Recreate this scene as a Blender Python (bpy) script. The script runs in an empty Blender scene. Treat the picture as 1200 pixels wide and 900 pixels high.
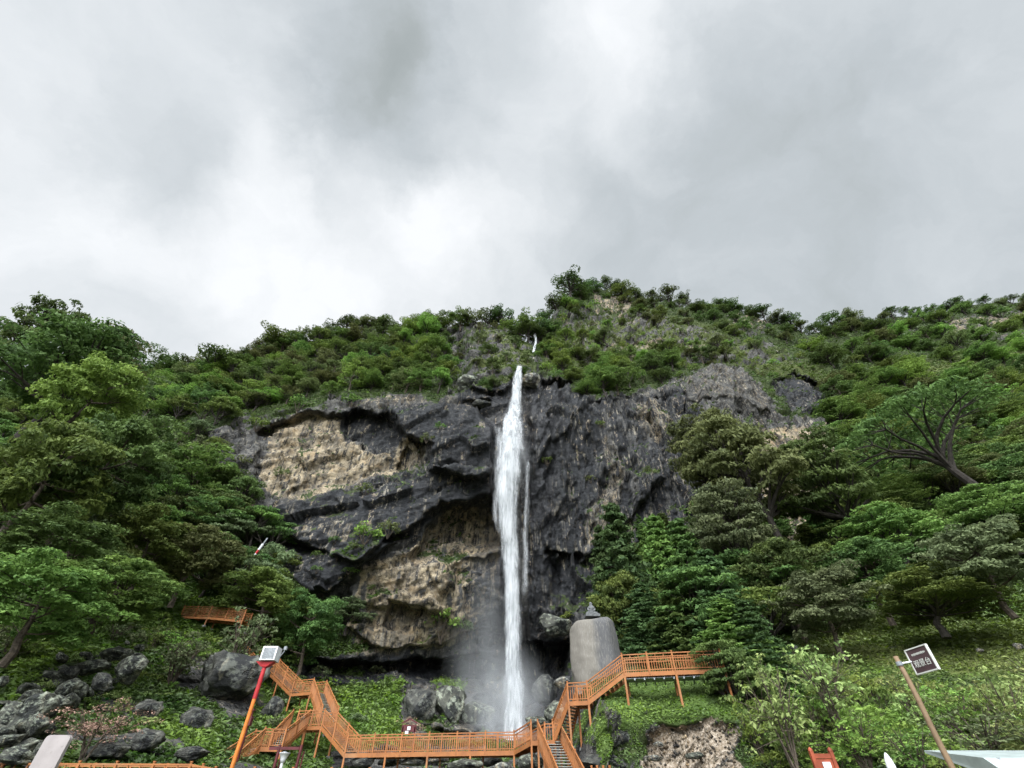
import bpy, math, random
import numpy as np
from mathutils import Vector, Matrix
rng = np.random.default_rng(7); random.seed(7)
SC = bpy.context.scene
C = SC.collection
R = math.radians

# ---------------------------------------------------------------- camera
F = 533.0; TH = R(43.6); CT, ST = math.cos(TH), math.sin(TH)
cam = bpy.data.objects.new('camera', bpy.data.cameras.new('camera'))
C.objects.link(cam); SC.camera = cam
cam.rotation_euler = (R(90) + TH, 0, 0)
cam.data.sensor_width = 36; cam.data.lens = 36 * F / 1200
cam.data.clip_start = 0.1; cam.data.clip_end = 9000

def ray(px, py):
    u = (px - 600) / F; v = (450 - py) / F
    return u, CT - v * ST, ST + v * CT
def rr(py):
    _, y, z = ray(600, py); return z / y
def P(px, py, Y):
    x, y, z = ray(px, py); k = Y / y
    return Vector((x * k, Y, z * k))
def camdepth(py, Y):
    return Y / ray(600, py)[1]

# ---------------------------------------------------------------- world / sky
W = bpy.data.worlds.new("World"); SC.world = W; W.use_nodes = True
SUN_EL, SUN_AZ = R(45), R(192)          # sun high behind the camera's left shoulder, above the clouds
def build_sky():
    nt = W.node_tree; N = nt.nodes; L = nt.links; N.clear()
    out = N.new('ShaderNodeOutputWorld'); bg = N.new('ShaderNodeBackground'); bg.inputs[1].default_value = 0.1
    sky = N.new('ShaderNodeTexSky'); sky.sky_type = 'NISHITA'; sky.sun_disc = False
    sky.sun_elevation = SUN_EL; sky.sun_rotation = SUN_AZ
    tc = N.new('ShaderNodeTexCoord')
    def vm(op, a, b=None):
        n = N.new('ShaderNodeVectorMath'); n.operation = op
        for i, s in enumerate((a, b)):
            if s is None: continue
            if isinstance(s, (tuple, list)): n.inputs[i].default_value = s
            else: L.new(s, n.inputs[i])
        return n
    def m(op, a, b=None, c=None, clamp=False):
        n = N.new('ShaderNodeMath'); n.operation = op; n.use_clamp = clamp
        for i, s in enumerate((a, b, c)):
            if s is None: continue
            if isinstance(s, (int, float)): n.inputs[i].default_value = s
            else: L.new(s, n.inputs[i])
        return n.outputs[0]
    def noise(vec, scale, detail, rough=0.55, dist=0.0):
        n = N.new('ShaderNodeTexNoise'); n.inputs['Scale'].default_value = scale
        n.inputs['Detail'].default_value = detail; n.inputs['Roughness'].default_value = rough
        n.inputs['Distortion'].default_value = dist; L.new(vec, n.inputs['Vector']); return n
    d = vm('NORMALIZE', tc.outputs['Generated']).outputs[0]
    wn = noise(d, 2.6, 7, .6)
    warp = vm('SCALE', vm('SUBTRACT', wn.outputs['Color'], (.5, .5, .5)).outputs[0]); warp.inputs[3].default_value = 0.4
    dw = vm('NORMALIZE', vm('ADD', d, warp.outputs[0]).outputs[0]).outputs[0]
    lobes = [(390, 350, 15, .12), (330, 330, 14, .04), (545, 215, 11, .10), (590, 290, 11, .10), (640, -10, 13, .18), (480, 290, 14, .03),
             (170, 170, 15, .08), (120, 320, 24, .09), (30, 100, 22, .04), (300, 60, 9, .08), (1050, 60, 30, .05),
             (330, 140, 18, -.07), (470, 105, 12, -.06), (560, 100, 11, -.09), (150, 60, 14, -.06), (430, 170, 9, -.06), (240, 200, 10, -.04),
             (860, 320, 24, -.07), (1130, 290, 26, -.05), (700, 180, 14, -.04), (760, 60, 16, .02)]
    acc = None
    for px, py, rad, amp in lobes:
        c = Vector(ray(px, py)).normalized()
        dt = vm('DOT_PRODUCT', dw, tuple(c)).outputs['Value']
        mr = N.new('ShaderNodeMapRange'); mr.interpolation_type = 'SMOOTHERSTEP'
        mr.inputs['From Min'].default_value = math.cos(R(rad * 1.35)); mr.inputs['From Max'].default_value = 1
        mr.inputs['To Min'].default_value = 0; mr.inputs['To Max'].default_value = amp
        L.new(dt, mr.inputs['Value'])
        acc = mr.outputs[0] if acc is None else m('ADD', acc, mr.outputs[0])
    n1 = noise(dw, 2.6, 7, .5); n2 = noise(dw, 5.0, 8, .62, .3)
    acc = m('ADD', acc, m('MULTIPLY', m('SUBTRACT', n1.outputs[0], .5), .24))
    acc = m('ADD', acc, m('MULTIPLY', m('SUBTRACT', n2.outputs[0], .5), .22))
    b = m('ADD', acc, .65)
    ramp = N.new('ShaderNodeValToRGB'); L.new(b, ramp.inputs[0])
    e = ramp.color_ramp.elements
    e[0].position = .3; e[0].color = (.31, .345, .345, 1)
    e[1].position = .9; e[1].color = (.86, .88, .90, 1)
    k = e.new(.45); k.color = (.385, .42, .425, 1)
    k = e.new(.58); k.color = (.49, .53, .555, 1)
    k = e.new(.72); k.color = (.64, .675, .70, 1)
    # unseen bright sky lobe behind the viewer, added to fill the scene with light
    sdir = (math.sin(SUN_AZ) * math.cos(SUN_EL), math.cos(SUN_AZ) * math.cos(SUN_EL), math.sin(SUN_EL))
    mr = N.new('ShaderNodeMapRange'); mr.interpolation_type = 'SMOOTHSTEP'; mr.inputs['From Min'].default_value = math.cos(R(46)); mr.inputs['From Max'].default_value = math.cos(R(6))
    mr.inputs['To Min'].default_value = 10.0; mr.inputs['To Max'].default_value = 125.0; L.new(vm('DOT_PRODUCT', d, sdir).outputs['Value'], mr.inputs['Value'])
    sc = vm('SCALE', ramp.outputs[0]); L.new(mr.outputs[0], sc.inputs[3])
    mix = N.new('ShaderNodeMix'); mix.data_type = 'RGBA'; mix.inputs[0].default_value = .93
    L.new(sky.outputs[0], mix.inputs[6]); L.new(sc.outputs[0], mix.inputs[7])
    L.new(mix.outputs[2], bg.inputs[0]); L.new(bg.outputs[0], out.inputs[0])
build_sky()
sun = bpy.data.objects.new('sun', bpy.data.lights.new('sun', 'SUN')); C.objects.link(sun)
sun.data.energy = 1.5; sun.data.angle = R(35); sun.data.color = (1, .97, .92)
sd = Vector((math.sin(SUN_AZ) * math.cos(SUN_EL), math.cos(SUN_AZ) * math.cos(SUN_EL), math.sin(SUN_EL)))
sun.rotation_euler = (-sd).to_track_quat('-Z', 'Y').to_euler()
vs = SC.view_settings; vs.view_transform = 'Standard'; vs.look = 'None'; vs.gamma = 1; vs.use_curve_mapping = False
vs.exposure = 0.27
SC.render.engine = 'CYCLES'
SC.cycles.transparent_max_bounces = 24; SC.cycles.max_bounces = 6; SC.cycles.diffuse_bounces = 3
SC.cycles.volume_bounces = 1; SC.cycles.volume_step_rate = 2

# ---------------------------------------------------------------- numeric helpers
def _h(ix, iy, iz, s):
    h = (ix.astype(np.int64) * 374761393 + iy.astype(np.int64) * 668265263 + iz.astype(np.int64) * 2147483647 + s * 1274126177) & 0xffffffff
    h = ((h ^ (h >> 13)) * 1274126177) & 0xffffffff
    h = ((h ^ (h >> 16)) * 2246822519) & 0xffffffff
    return ((h ^ (h >> 15)) & 0xffffff) / 0xffffff
def vnoise(p, s=0):
    i = np.floor(p); f = p - i; f = f * f * f * (f * (f * 6 - 15) + 10)
    x, y, z = i[:, 0], i[:, 1], i[:, 2]; r = 0
    for dx in (0, 1):
        for dy in (0, 1):
            for dz in (0, 1):
                w = (f[:, 0] if dx else 1 - f[:, 0]) * (f[:, 1] if dy else 1 - f[:, 1]) * (f[:, 2] if dz else 1 - f[:, 2])
                r = r + w * _h(x + dx, y + dy, z + dz, s)
    return r * 2 - 1
def fbm(p, o=4, s=0, g=.5):
    a = 1; r = 0; t = 0
    for k in range(o):
        r = r + a * vnoise(p * 2 ** k + 17.3 * k, s + k); t += a; a *= g
    return r / t
def facet(p, s=0, tilt=.9):
    """chiselled blocks: nearest cell's own tilted plane"""
    i = np.floor(p); best = np.full(len(p), 9.); val = np.zeros(len(p)); sec = np.full(len(p), 9.)
    for dx in (-1, 0, 1):
        for dy in (-1, 0, 1):
            for dz in (-1, 0, 1):
                cx, cy, cz = i[:, 0] + dx, i[:, 1] + dy, i[:, 2] + dz
                c = np.stack([cx + _h(cx, cy, cz, s), cy + _h(cx, cy, cz, s + 1), cz + _h(cx, cy, cz, s + 2)], 1)
                q = p - c; d = (q ** 2).sum(1)
                g = np.stack([_h(cx, cy, cz, s + 3), _h(cx, cy, cz, s + 4), _h(cx, cy, cz, s + 5)], 1) * 2 - 1
                v = (_h(cx, cy, cz, s + 6) * 2 - 1) + (q * g).sum(1) * tilt * 1.6
                nb = d < best
                sec = np.where(nb, best, np.minimum(sec, d)); val = np.where(nb, v, val); best = np.where(nb, d, best)
    return val, np.sqrt(sec) - np.sqrt(best)
def sdist(poly, X, Y):
    """signed distance to a polygon, positive inside"""
    P_ = np.array(poly, float); n = len(P_); d = np.full(X.shape, 1e9); ins = np.zeros(X.shape, bool)
    for i in range(n):
        x0, y0 = P_[i]; x1, y1 = P_[(i + 1) % n]
        ex, ey = x1 - x0, y1 - y0
        t = np.clip(((X - x0) * ex + (Y - y0) * ey) / (ex * ex + ey * ey + 1e-9), 0, 1)
        d = np.minimum(d, np.hypot(X - x0 - t * ex, Y - y0 - t * ey))
        c = (y0 > Y) != (y1 > Y)
        with np.errstate(divide='ignore', invalid='ignore'):
            ins ^= c & (X < (x1 - x0) * (Y - y0) / (y1 - y0 + 1e-12) + x0)
    return np.where(ins, d, -d)
def sstep(a, b, x):
    t = np.clip((x - a) / (b - a), 0, 1); return t * t * (3 - 2 * t)

# ---------------------------------------------------------------- mesh helpers
def mesh_np(name, V, Fc, mat, smooth=False):
    """quads or tris as numpy arrays"""
    me = bpy.data.meshes.new(name); V = np.ascontiguousarray(V, dtype=np.float32); Fc = np.ascontiguousarray(Fc, dtype=np.int32)
    k = Fc.shape[1]
    me.vertices.add(len(V)); me.vertices.foreach_set('co', V.ravel())
    me.loops.add(Fc.size); me.loops.foreach_set('vertex_index', Fc.ravel())
    me.polygons.add(len(Fc)); me.polygons.foreach_set('loop_start', np.arange(0, Fc.size, k, dtype=np.int32))
    me.update(calc_edges=True)
    if mat: me.materials.append(mat)
    if smooth: me.polygons.foreach_set('use_smooth', np.ones(len(Fc), bool))
    return me
def fattr(me, name, arr, dom='POINT'):
    a = me.attributes.new(name, 'FLOAT', dom); a.data.foreach_set('value', np.ascontiguousarray(arr, dtype=np.float32))
def cattr(me, name, arr):
    a = me.attributes.new(name, 'FLOAT_COLOR', 'POINT')
    full = np.ones((len(arr), 4), np.float32); full[:, :3] = arr; a.data.foreach_set('color', full.ravel())
def link(name, me, parent=None, loc=None):
    o = bpy.data.objects.new(name, me); C.objects.link(o)
    if parent: o.parent = parent
    if loc is not None: o.location = loc
    return o
def tag(o, label=None, cat=None, group=None, kind=None):
    if label: o['label'] = label
    if cat: o['category'] = cat
    if group: o['group'] = group
    if kind: o['kind'] = kind
    return o
def thing(name, loc, label, cat, group=None, rz=0):
    o = bpy.data.objects.new(name, None); C.objects.link(o); o.location = loc; o.rotation_euler.z = rz
    o.empty_display_size = .3
    return tag(o, label, cat, group)

class MB:
    """collects bars, boxes and tubes; build() makes ONE mesh"""
    def __init__(s): s.V = []; s.F = []
    def add(s, vs, fs):
        n = len(s.V); s.V += [Vector(v) for v in vs]; s.F += [[i + n for i in f] for f in fs]
    def bar(s, a, b, w, h, up=(0, 0, 1)):
        a, b = Vector(a), Vector(b); d = (b - a).normalized(); u = Vector(up)
        sx = d.cross(u)
        if sx.length < 1e-4: sx = d.cross(Vector((0, 1, 0)))
        sx.normalize(); u = sx.cross(d).normalized(); sx *= w / 2; u *= h / 2
        vs = [q + i * sx + j * u for q in (a, b) for i, j in ((-1, -1), (1, -1), (1, 1), (-1, 1))]
        s.add(vs, [(0, 1, 2, 3), (7, 6, 5, 4), (0, 4, 5, 1), (1, 5, 6, 2), (2, 6, 7, 3), (3, 7, 4, 0)])
    def box(s, c, sx, sy, sz, M=None):
        vs = [Vector((x * sx / 2, y * sy / 2, z * sz / 2)) for x in (-1, 1) for y in (-1, 1) for z in (-1, 1)]
        if M: vs = [M @ v for v in vs]
        s.add([v + Vector(c) for v in vs], [(0, 1, 3, 2), (4, 6, 7, 5), (0, 4, 5, 1), (2, 3, 7, 6), (0, 2, 6, 4), (1, 5, 7, 3)])
    def tube(s, pts, rad, n=6, cap=True):
        pts = [Vector(p) for p in pts]; vs = []; 
        ref = Vector((.31, .95, .05))
        for i, p in enumerate(pts):
            d = (pts[min(i + 1, len(pts) - 1)] - pts[max(i - 1, 0)]).normalized()
            a = d.cross(ref).normalized(); b = d.cross(a)
            for k in range(n):
                t = 2 * math.pi * k / n; vs.append(p + (a * math.cos(t) + b * math.sin(t)) * rad[i])
        fs = [(i * n + k, i * n + (k + 1) % n, (i + 1) * n + (k + 1) % n, (i + 1) * n + k) for i in range(len(pts) - 1) for k in range(n)]
        if cap: fs += [tuple(range(n))[::-1], tuple((len(pts) - 1) * n + k for k in range(n))]
        s.add(vs, fs)
    def lathe(s, prof, c=(0, 0, 0), n=16, sq=(1, 1)):
        vs = [Vector((r * math.cos(2 * math.pi * k / n) * sq[0], r * math.sin(2 * math.pi * k / n) * sq[1], z)) + Vector(c) for r, z in prof for k in range(n)]
        s.add(vs, [(i * n + k, i * n + (k + 1) % n, (i + 1) * n + (k + 1) % n, (i + 1) * n + k) for i in range(len(prof) - 1) for k in range(n)])
    def build(s, name, mat, parent=None, loc=None, off=None, smooth=False):
        me = bpy.data.meshes.new(name)
        V = [v - off for v in s.V] if off is not None else s.V
        me.from_pydata([tuple(v) for v in V], [], s.F); me.materials.append(mat)
        if smooth: me.polygons.foreach_set('use_smooth', [True] * len(s.F))
        me.update(); return link(name, me, parent, loc)

# ---------------------------------------------------------------- material helper
class Mat:
    def __init__(s, name, rough=.8, spec=.3):
        s.m = bpy.data.materials.new(name); s.m.use_nodes = True; s.nt = s.m.node_tree; s.N = s.nt.nodes; s.L = s.nt.links
        s.b = s.N['Principled BSDF']; s.out = s.N['Material Output']
        s.b.inputs['Roughness'].default_value = rough; s.b.inputs['Specular IOR Level'].default_value = spec
        s.tc = None
    def coord(s, which='Object', scale=(1, 1, 1), rot=(0, 0, 0)):
        if not s.tc: s.tc = s.N.new('ShaderNodeTexCoord')
        mp = s.N.new('ShaderNodeMapping'); mp.inputs['Scale'].default_value = scale; mp.inputs['Rotation'].default_value = rot
        s.L.new(s.tc.outputs[which], mp.inputs[0]); return mp.outputs[0]
    def noise(s, vec, scale, detail=4, rough=.55, dist=0):
        n = s.N.new('ShaderNodeTexNoise'); n.inputs['Scale'].default_value = scale; n.inputs['Detail'].default_value = detail
        n.inputs['Roughness'].default_value = rough; n.inputs['Distortion'].default_value = dist
        s.L.new(vec, n.inputs['Vector']); return n.outputs[0]
    def vor(s, vec, scale, feat='F1'):
        n = s.N.new('ShaderNodeTexVoronoi'); n.feature = feat; n.inputs['Scale'].default_value = scale; s.L.new(vec, n.inputs['Vector'])
        return n.outputs[0]
    def att(s, name, col=False):
        n = s.N.new('ShaderNodeAttribute'); n.attribute_name = name; return n.outputs['Color' if col else 'Fac']
    def math(s, op, a, b=None, c=None, clamp=False):
        n = s.N.new('ShaderNodeMath'); n.operation = op; n.use_clamp = clamp
        for i, v in enumerate((a, b, c)):
            if v is None: continue
            if isinstance(v, (int, float)): n.inputs[i].default_value = v
            else: s.L.new(v, n.inputs[i])
        return n.outputs[0]
    def ss(s, v, a, b, lo=0, hi=1):
        n = s.N.new('ShaderNodeMapRange'); n.interpolation_type = 'SMOOTHSTEP'
        for k, x in (('From Min', a), ('From Max', b), ('To Min', lo), ('To Max', hi)): n.inputs[k].default_value = x
        s.L.new(v, n.inputs['Value']); return n.outputs[0]
    def mix(s, f, a, b, blend='MIX'):
        n = s.N.new('ShaderNodeMix'); n.data_type = 'RGBA'; n.blend_type = blend
        for i, v in ((0, f), (6, a), (7, b)):
            if isinstance(v, (int, float)): n.inputs[i].default_value = v
            elif isinstance(v, (tuple, list)): n.inputs[i].default_value = (*v, 1) if len(v) == 3 else v
            else: s.L.new(v, n.inputs[i])
        return n.outputs[2]
    def col(s, c):
        if isinstance(c, (tuple, list)): s.b.inputs['Base Color'].default_value = (*c, 1)
        else: s.L.new(c, s.b.inputs['Base Color'])
        return s
    def bump(s, h, strength=.5, dist=.1, prev=None):
        n = s.N.new('ShaderNodeBump'); n.inputs['Strength'].default_value = strength; n.inputs['Distance'].default_value = dist
        s.L.new(h, n.inputs['Height'])
        if prev: s.L.new(prev, n.inputs['Normal'])
        s.L.new(n.outputs[0], s.b.inputs['Normal']); return n.outputs[0]

def paint(name, c, rough=.6, var=.25, scale=3, spec=.3, grime=(.05, .045, .035)):
    M_ = Mat(name, rough, spec); v = M_.coord()
    n = M_.noise(v, scale, 5); n2 = M_.noise(v, scale * 9, 3)
    c2 = tuple(x * (1 - var) for x in c)
    k = M_.mix(M_.ss(n, .35, .65), c, c2); k = M_.mix(M_.ss(n2, .62, .8, 0, .35), k, grime)
    M_.col(k); M_.bump(n2, .2, .01); return M_.m
def wood_mat(name, c, c2, var=.5):
    M_ = Mat(name, .6, .25); v = M_.coord()
    n = M_.noise(v, 1.3, 5, .6); n2 = M_.noise(v, 14, 4, .6); n3 = M_.noise(v, .35, 2)
    oi = M_.N.new('ShaderNodeObjectInfo')
    k = M_.mix(M_.ss(n, .35, .68), c, c2)
    k = M_.mix(M_.ss(n2, .5, .75, 0, .4), k, tuple(x * .45 for x in c2))
    k = M_.mix(M_.math('MULTIPLY', oi.outputs['Random'], .6), k, tuple(x * .6 for x in c))
    k = M_.mix(M_.ss(n3, .55, .7, 0, .35), k, (.33, .21, .12))
    M_.col(k); M_.bump(n2, .25, .01); return M_.m

def foliage(name, base, alt, bright=1.0, yellow=.0, trans=.35):
    M_ = Mat(name, .7, .2)
    t = M_.att('tint'); oi = M_.N.new('ShaderNodeObjectInfo')
    k = M_.mix(t, base, alt)
    h = M_.N.new('ShaderNodeHueSaturation'); M_.L.new(k, h.inputs['Color'])
    M_.L.new(M_.math('MULTIPLY_ADD', oi.outputs['Random'], .05, .475), h.inputs['Hue'])
    h.inputs['Saturation'].default_value = .96
    M_.L.new(M_.math('MULTIPLY_ADD', oi.outputs['Random'], .55, .72 * bright), h.inputs['Value'])
    M_.col(h.outputs[0])
    tr = M_.N.new('ShaderNodeBsdfTranslucent'); M_.L.new(h.outputs[0], tr.inputs[0])
    mx = M_.N.new('ShaderNodeMixShader'); mx.inputs[0].default_value = trans
    M_.L.new(M_.b.outputs[0], mx.inputs[1]); M_.L.new(tr.outputs[0], mx.inputs[2]); M_.L.new(mx.outputs[0], M_.out.inputs[0])
    return M_.m
M = {}
M['orange'] = wood_mat('orange_stained_wood', (.40, .155, .052), (.25, .10, .04))
M['tread'] = paint('weathered_tread', (.30, .29, .26), .8, .4)
M['steel'] = paint('grey_steel', (.28, .30, .32), .5, .3)
M['concrete'] = paint('footing_concrete', (.2, .195, .18), .9, .3)
M['white'] = paint('white_paint', (.72, .73, .76), .45, .12, grime=(.4, .4, .4))
M['red'] = paint('red_paint', (.45, .03, .035), .45, .3)
M['maroon'] = paint('maroon_paint', (.11, .022, .025), .55, .4)
M['bark'] = paint('grey_brown_bark', (.105, .082, .062), .9, .6, 4)
M['darkbark'] = paint('dark_bark', (.05, .042, .036), .9, .5, 4)
# ================================================================ TERRAIN
ctrl = []
def row(py, *a):
    for k in range(0, len(a), 2): ctrl.append((a[k], py, a[k + 1]))
row(960, -260, 22, 0, 26, 300, 34, 600, 38, 900, 28, 1200, 22, 1460, 17)
row(900, -260, 24, 0, 30, 150, 34, 300, 42, 450, 50, 600, 50, 665, 43, 690, 38, 780, 36.5, 900, 33, 1050, 30, 1200, 26, 1460, 19)
row(860, -260, 27, 0, 34, 150, 40, 250, 46, 350, 54, 450, 62, 520, 70, 600, 76, 640, 64, 668, 50, 690, 39, 720, 37.5, 780, 37, 900, 36.5, 1050, 33, 1200, 29, 1460, 21)
row(820, -260, 30, 0, 38, 100, 43, 200, 50, 270, 55, 350, 62, 450, 72, 530, 78, 600, 83, 640, 81, 668, 62, 700, 39.3, 720, 38.7, 800, 38.2, 850, 38.2, 900, 39.2, 1050, 37, 1200, 32, 1460, 24)
row(802, 685, 48, 730, 41.5, 800, 41, 860, 41)
row(780, 0, 42, 100, 48, 200, 55, 300, 63, 400, 74, 500, 81, 560, 84, 640, 84, 680, 76, 720, 56, 780, 52, 850, 50, 950, 47, 1080, 42, 1200, 37)
row(740, -260, 36, 0, 46, 120, 54, 220, 60, 320, 68, 420, 76, 540, 81, 640, 82, 700, 74, 780, 66, 880, 58, 1000, 52, 1100, 48, 1200, 43, 1460, 33)
row(700, 0, 50, 150, 60, 300, 70, 400, 75, 500, 77, 590, 80, 660, 80, 740, 76, 840, 70, 950, 63, 1080, 56, 1200, 50)
row(640, -260, 44, 0, 56, 150, 66, 300, 73, 400, 75, 500, 77, 590, 80, 680, 80, 800, 79, 900, 76, 1000, 69, 1100, 64, 1200, 60, 1460, 48)
row(580, 0, 64, 150, 73, 250, 76, 400, 78, 500, 79, 590, 80, 700, 80, 820, 80, 950, 81, 1050, 78, 1200, 72)
row(520, -260, 60, 0, 74, 130, 82, 250, 80, 400, 81, 500, 79, 590, 80, 700, 81, 850, 83, 980, 88, 1100, 90, 1200, 86, 1460, 72)
row(470, 0, 84, 130, 92, 250, 88, 400, 84, 500, 82, 590, 81, 700, 84, 850, 88, 980, 98, 1100, 104, 1200, 102)
row(440, -260, 74, 0, 90, 130, 100, 300, 96, 450, 92, 550, 86, 612, 84, 700, 92, 850, 96, 980, 108, 1100, 116, 1200, 116, 1460, 100)
row(400, 0, 98, 200, 112, 350, 106, 450, 105, 560, 97, 628, 98, 720, 108, 850, 113, 960, 128, 1100, 132, 1200, 130)
row(370, -260, 90, 450, 114, 600, 108, 650, 113, 720, 123, 850, 131, 940, 142, 1050, 150, 1200, 146, 1460, 125)
row(330, 560, 120, 700, 138, 850, 145, 1200, 160, 1460, 145)
ctrl = np.array(ctrl)
def tps_fit(p, lam=.08):
    x = p[:, :2] / 200.; n = len(x)
    d = np.hypot(x[:, None, 0] - x[None, :, 0], x[:, None, 1] - x[None, :, 1])
    K = np.where(d > 0, d * d * np.log(d + 1e-12), 0) + lam * np.eye(n) * .05
    Pm = np.c_[np.ones(n), x]; A = np.zeros((n + 3, n + 3)); A[:n, :n] = K; A[:n, n:] = Pm; A[n:, :n] = Pm.T
    return x, np.linalg.solve(A, np.r_[p[:, 2], 0, 0, 0])
tx, tw = tps_fit(ctrl)
def tps(X, Y):
    q = np.stack([X.ravel() / 200., Y.ravel() / 200.], 1); out = np.zeros(len(q))
    for i in range(0, len(q), 40000):
        s = q[i:i + 40000]; d = np.hypot(s[:, None, 0] - tx[None, :, 0], s[:, None, 1] - tx[None, :, 1])
        out[i:i + 40000] = (np.where(d > 0, d * d * np.log(d + 1e-12), 0)) @ tw[:-3] + tw[-3] + s @ tw[-2:]
    return out.reshape(X.shape)

sky_pts = np.array([(-260, 420), (0, 448), (130, 452), (200, 444), (250, 440), (300, 418), (350, 403), (400, 396), (450, 391), (520, 388), (560, 381), (590, 384),
    (612, 396), (628, 402), (640, 384), (655, 358), (675, 344), (700, 338), (740, 348), (800, 356), (860, 364), (900, 374), (945, 390), (1000, 382), (1080, 370), (1150, 358), (1200, 352), (1460, 330)], float)
def skyline(px): return np.interp(px, sky_pts[:, 0], sky_pts[:, 1])
cols = np.r_[np.arange(-260, 200, 4.), np.arange(200, 1000, 1.7), np.arange(1000, 1461, 4.)]
NR = 330
t = np.linspace(0, 1, NR)
PX = np.repeat(cols[None, :], NR, 0)
wob = np.interp(cols, np.arange(-260, 1470, 9.), np.random.default_rng(3).normal(0, 2.2, len(np.arange(-260, 1470, 9.))))
SK = skyline(cols) + wob
PY = 945 + (SK[None, :] - 945) * t[:, None]
D = tps(PX, PY)
# --- carved slabs, alcoves and overhangs (metres towards the viewer are negative)
jx = 5 * fbm(np.stack([PX.ravel() / 22, PY.ravel() / 22, 0 * PX.ravel()], 1), 3, 40).reshape(PX.shape)
jy = 5 * fbm(np.stack([PX.ravel() / 22, PY.ravel() / 22, 0 * PX.ravel() + 9], 1), 3, 41).reshape(PX.shape)
q8 = np.stack([PX.ravel() / 7, PY.ravel() / 7, 0 * PX.ravel()], 1)
jx = jx + 2.6 * fbm(q8, 3, 42).reshape(PX.shape); jy = jy + 2.6 * fbm(q8 + 50, 3, 43).reshape(PX.shape)
JX, JY = PX + jx, PY + jy
feats = [
  ([(300, 500), (380, 486), (450, 484), (480, 512), (505, 518), (500, 548), (440, 560), (370, 575), (320, 590), (300, 560)], 3.2, 10),
  ([(400, 482), (455, 480), (475, 512), (440, 524), (405, 520)], 2.8, 12),
  ([(452, 480), (500, 470), (560, 474), (578, 500), (578, 560), (540, 562), (505, 548), (508, 520), (478, 512)], -3.6, 7),
  ([(440, 552), (500, 545), (576, 548), (576, 582), (520, 592), (498, 610), (455, 640), (425, 662), (395, 655), (330, 625), (318, 600), (370, 580)], -3.8, 8),
  ([(330, 640), (420, 655), (440, 640), (470, 640), (420, 672), (396, 690), (345, 700), (335, 670)], -3.0, 7),
  ([(520, 590), (585, 586), (588, 640), (540, 655), (480, 662), (500, 625)], 4.5, 14),
  ([(425, 668), (520, 652), (540, 690), (590, 700), (585, 720), (500, 760), (440, 760), (408, 735), (410, 690)], -1.6, 6),
  ([(455, 700), (500, 712), (480, 742), (450, 735)], 1.8, 6),
  ([(545, 690), (585, 700), (590, 760), (560, 760), (540, 730)], 2.2, 8),
  ([(360, 775), (440, 778), (560, 765), (600, 780), (560, 800), (480, 792), (430, 800), (360, 790)], 5.0, 9),
  ([(505, 395), (540, 382), (548, 420), (535, 462), (515, 440)], 4.0, 8),
  ([(545, 385), (600, 392), (615, 430), (590, 462), (552, 455)], -2.5, 10),
  ([(538, 445), (570, 445), (575, 470), (540, 470)], -1.8, 8),
  ([(622, 470), (662, 452), (690, 468), (672, 500), (640, 520), (625, 560)], -1.5, 8),
  ([(632, 440), (690, 455), (680, 478), (640, 474)], 3.2, 7),
  ([(690, 468), (790, 462), (830, 500), (815, 590), (780, 600), (735, 560), (700, 520)], 1.6, 8),
  ([(690, 600), (735, 560), (780, 560), (740, 610), (720, 650), (680, 660)], -2.2, 6),
  ([(640, 640), (690, 650), (725, 620), (720, 690), (690, 720), (645, 690)], 3.0, 8),
  ([(620, 712), (690, 705), (690, 728), (655, 752), (622, 750)], -2.0, 6),
  ([(615, 750), (668, 752), (665, 815), (615, 820)], 4.5, 9),
  ([(468, 528), (480, 520), (486, 528), (474, 556), (462, 560)], 1.6, 4),
  ([(530, 640), (585, 632), (588, 648), (530, 660)], -1.2, 4), ([(425, 700), (470, 690), (530, 712), (520, 722), (470, 705), (430, 712)], -1.1, 4), ([(330, 520), (350, 512), (360, 560), (340, 575)], -.8, 5),
  ([(800, 438), (860, 424), (898, 462), (905, 482), (840, 470), (795, 462)], -2.0, 8),
  ([(905, 448), (930, 436), (972, 452), (968, 484), (925, 480)], 4.5, 8),
  ([(640, 374), (720, 366), (770, 378), (760, 396), (640, 400)], 2.0, 6),
  ([(720, 398), (790, 404), (770, 424), (720, 420)], 2.5, 6),
  ([(835, 398), (900, 402), (905, 425), (850, 424)], 2.0, 6),
  ([(700, 350), (738, 358), (725, 368), (700, 366)], 1.5, 5),
  ([(612, 430), (600, 430), (598, 560), (588, 700), (585, 860), (622, 860), (622, 560), (620, 430)], 1.5, 8),
  ([(540, 800), (480, 800), (478, 850), (560, 862), (590, 850), (575, 812)], -2.5, 10),
  ([(752, 870), (775, 848), (800, 852), (822, 841), (858, 850), (872, 880), (858, 920), (765, 920)], .9, 16),
]
for poly, dep, soft in feats:
    D += dep * sstep(-soft * .25, soft * .5, sdist(poly, JX, JY))
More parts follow.
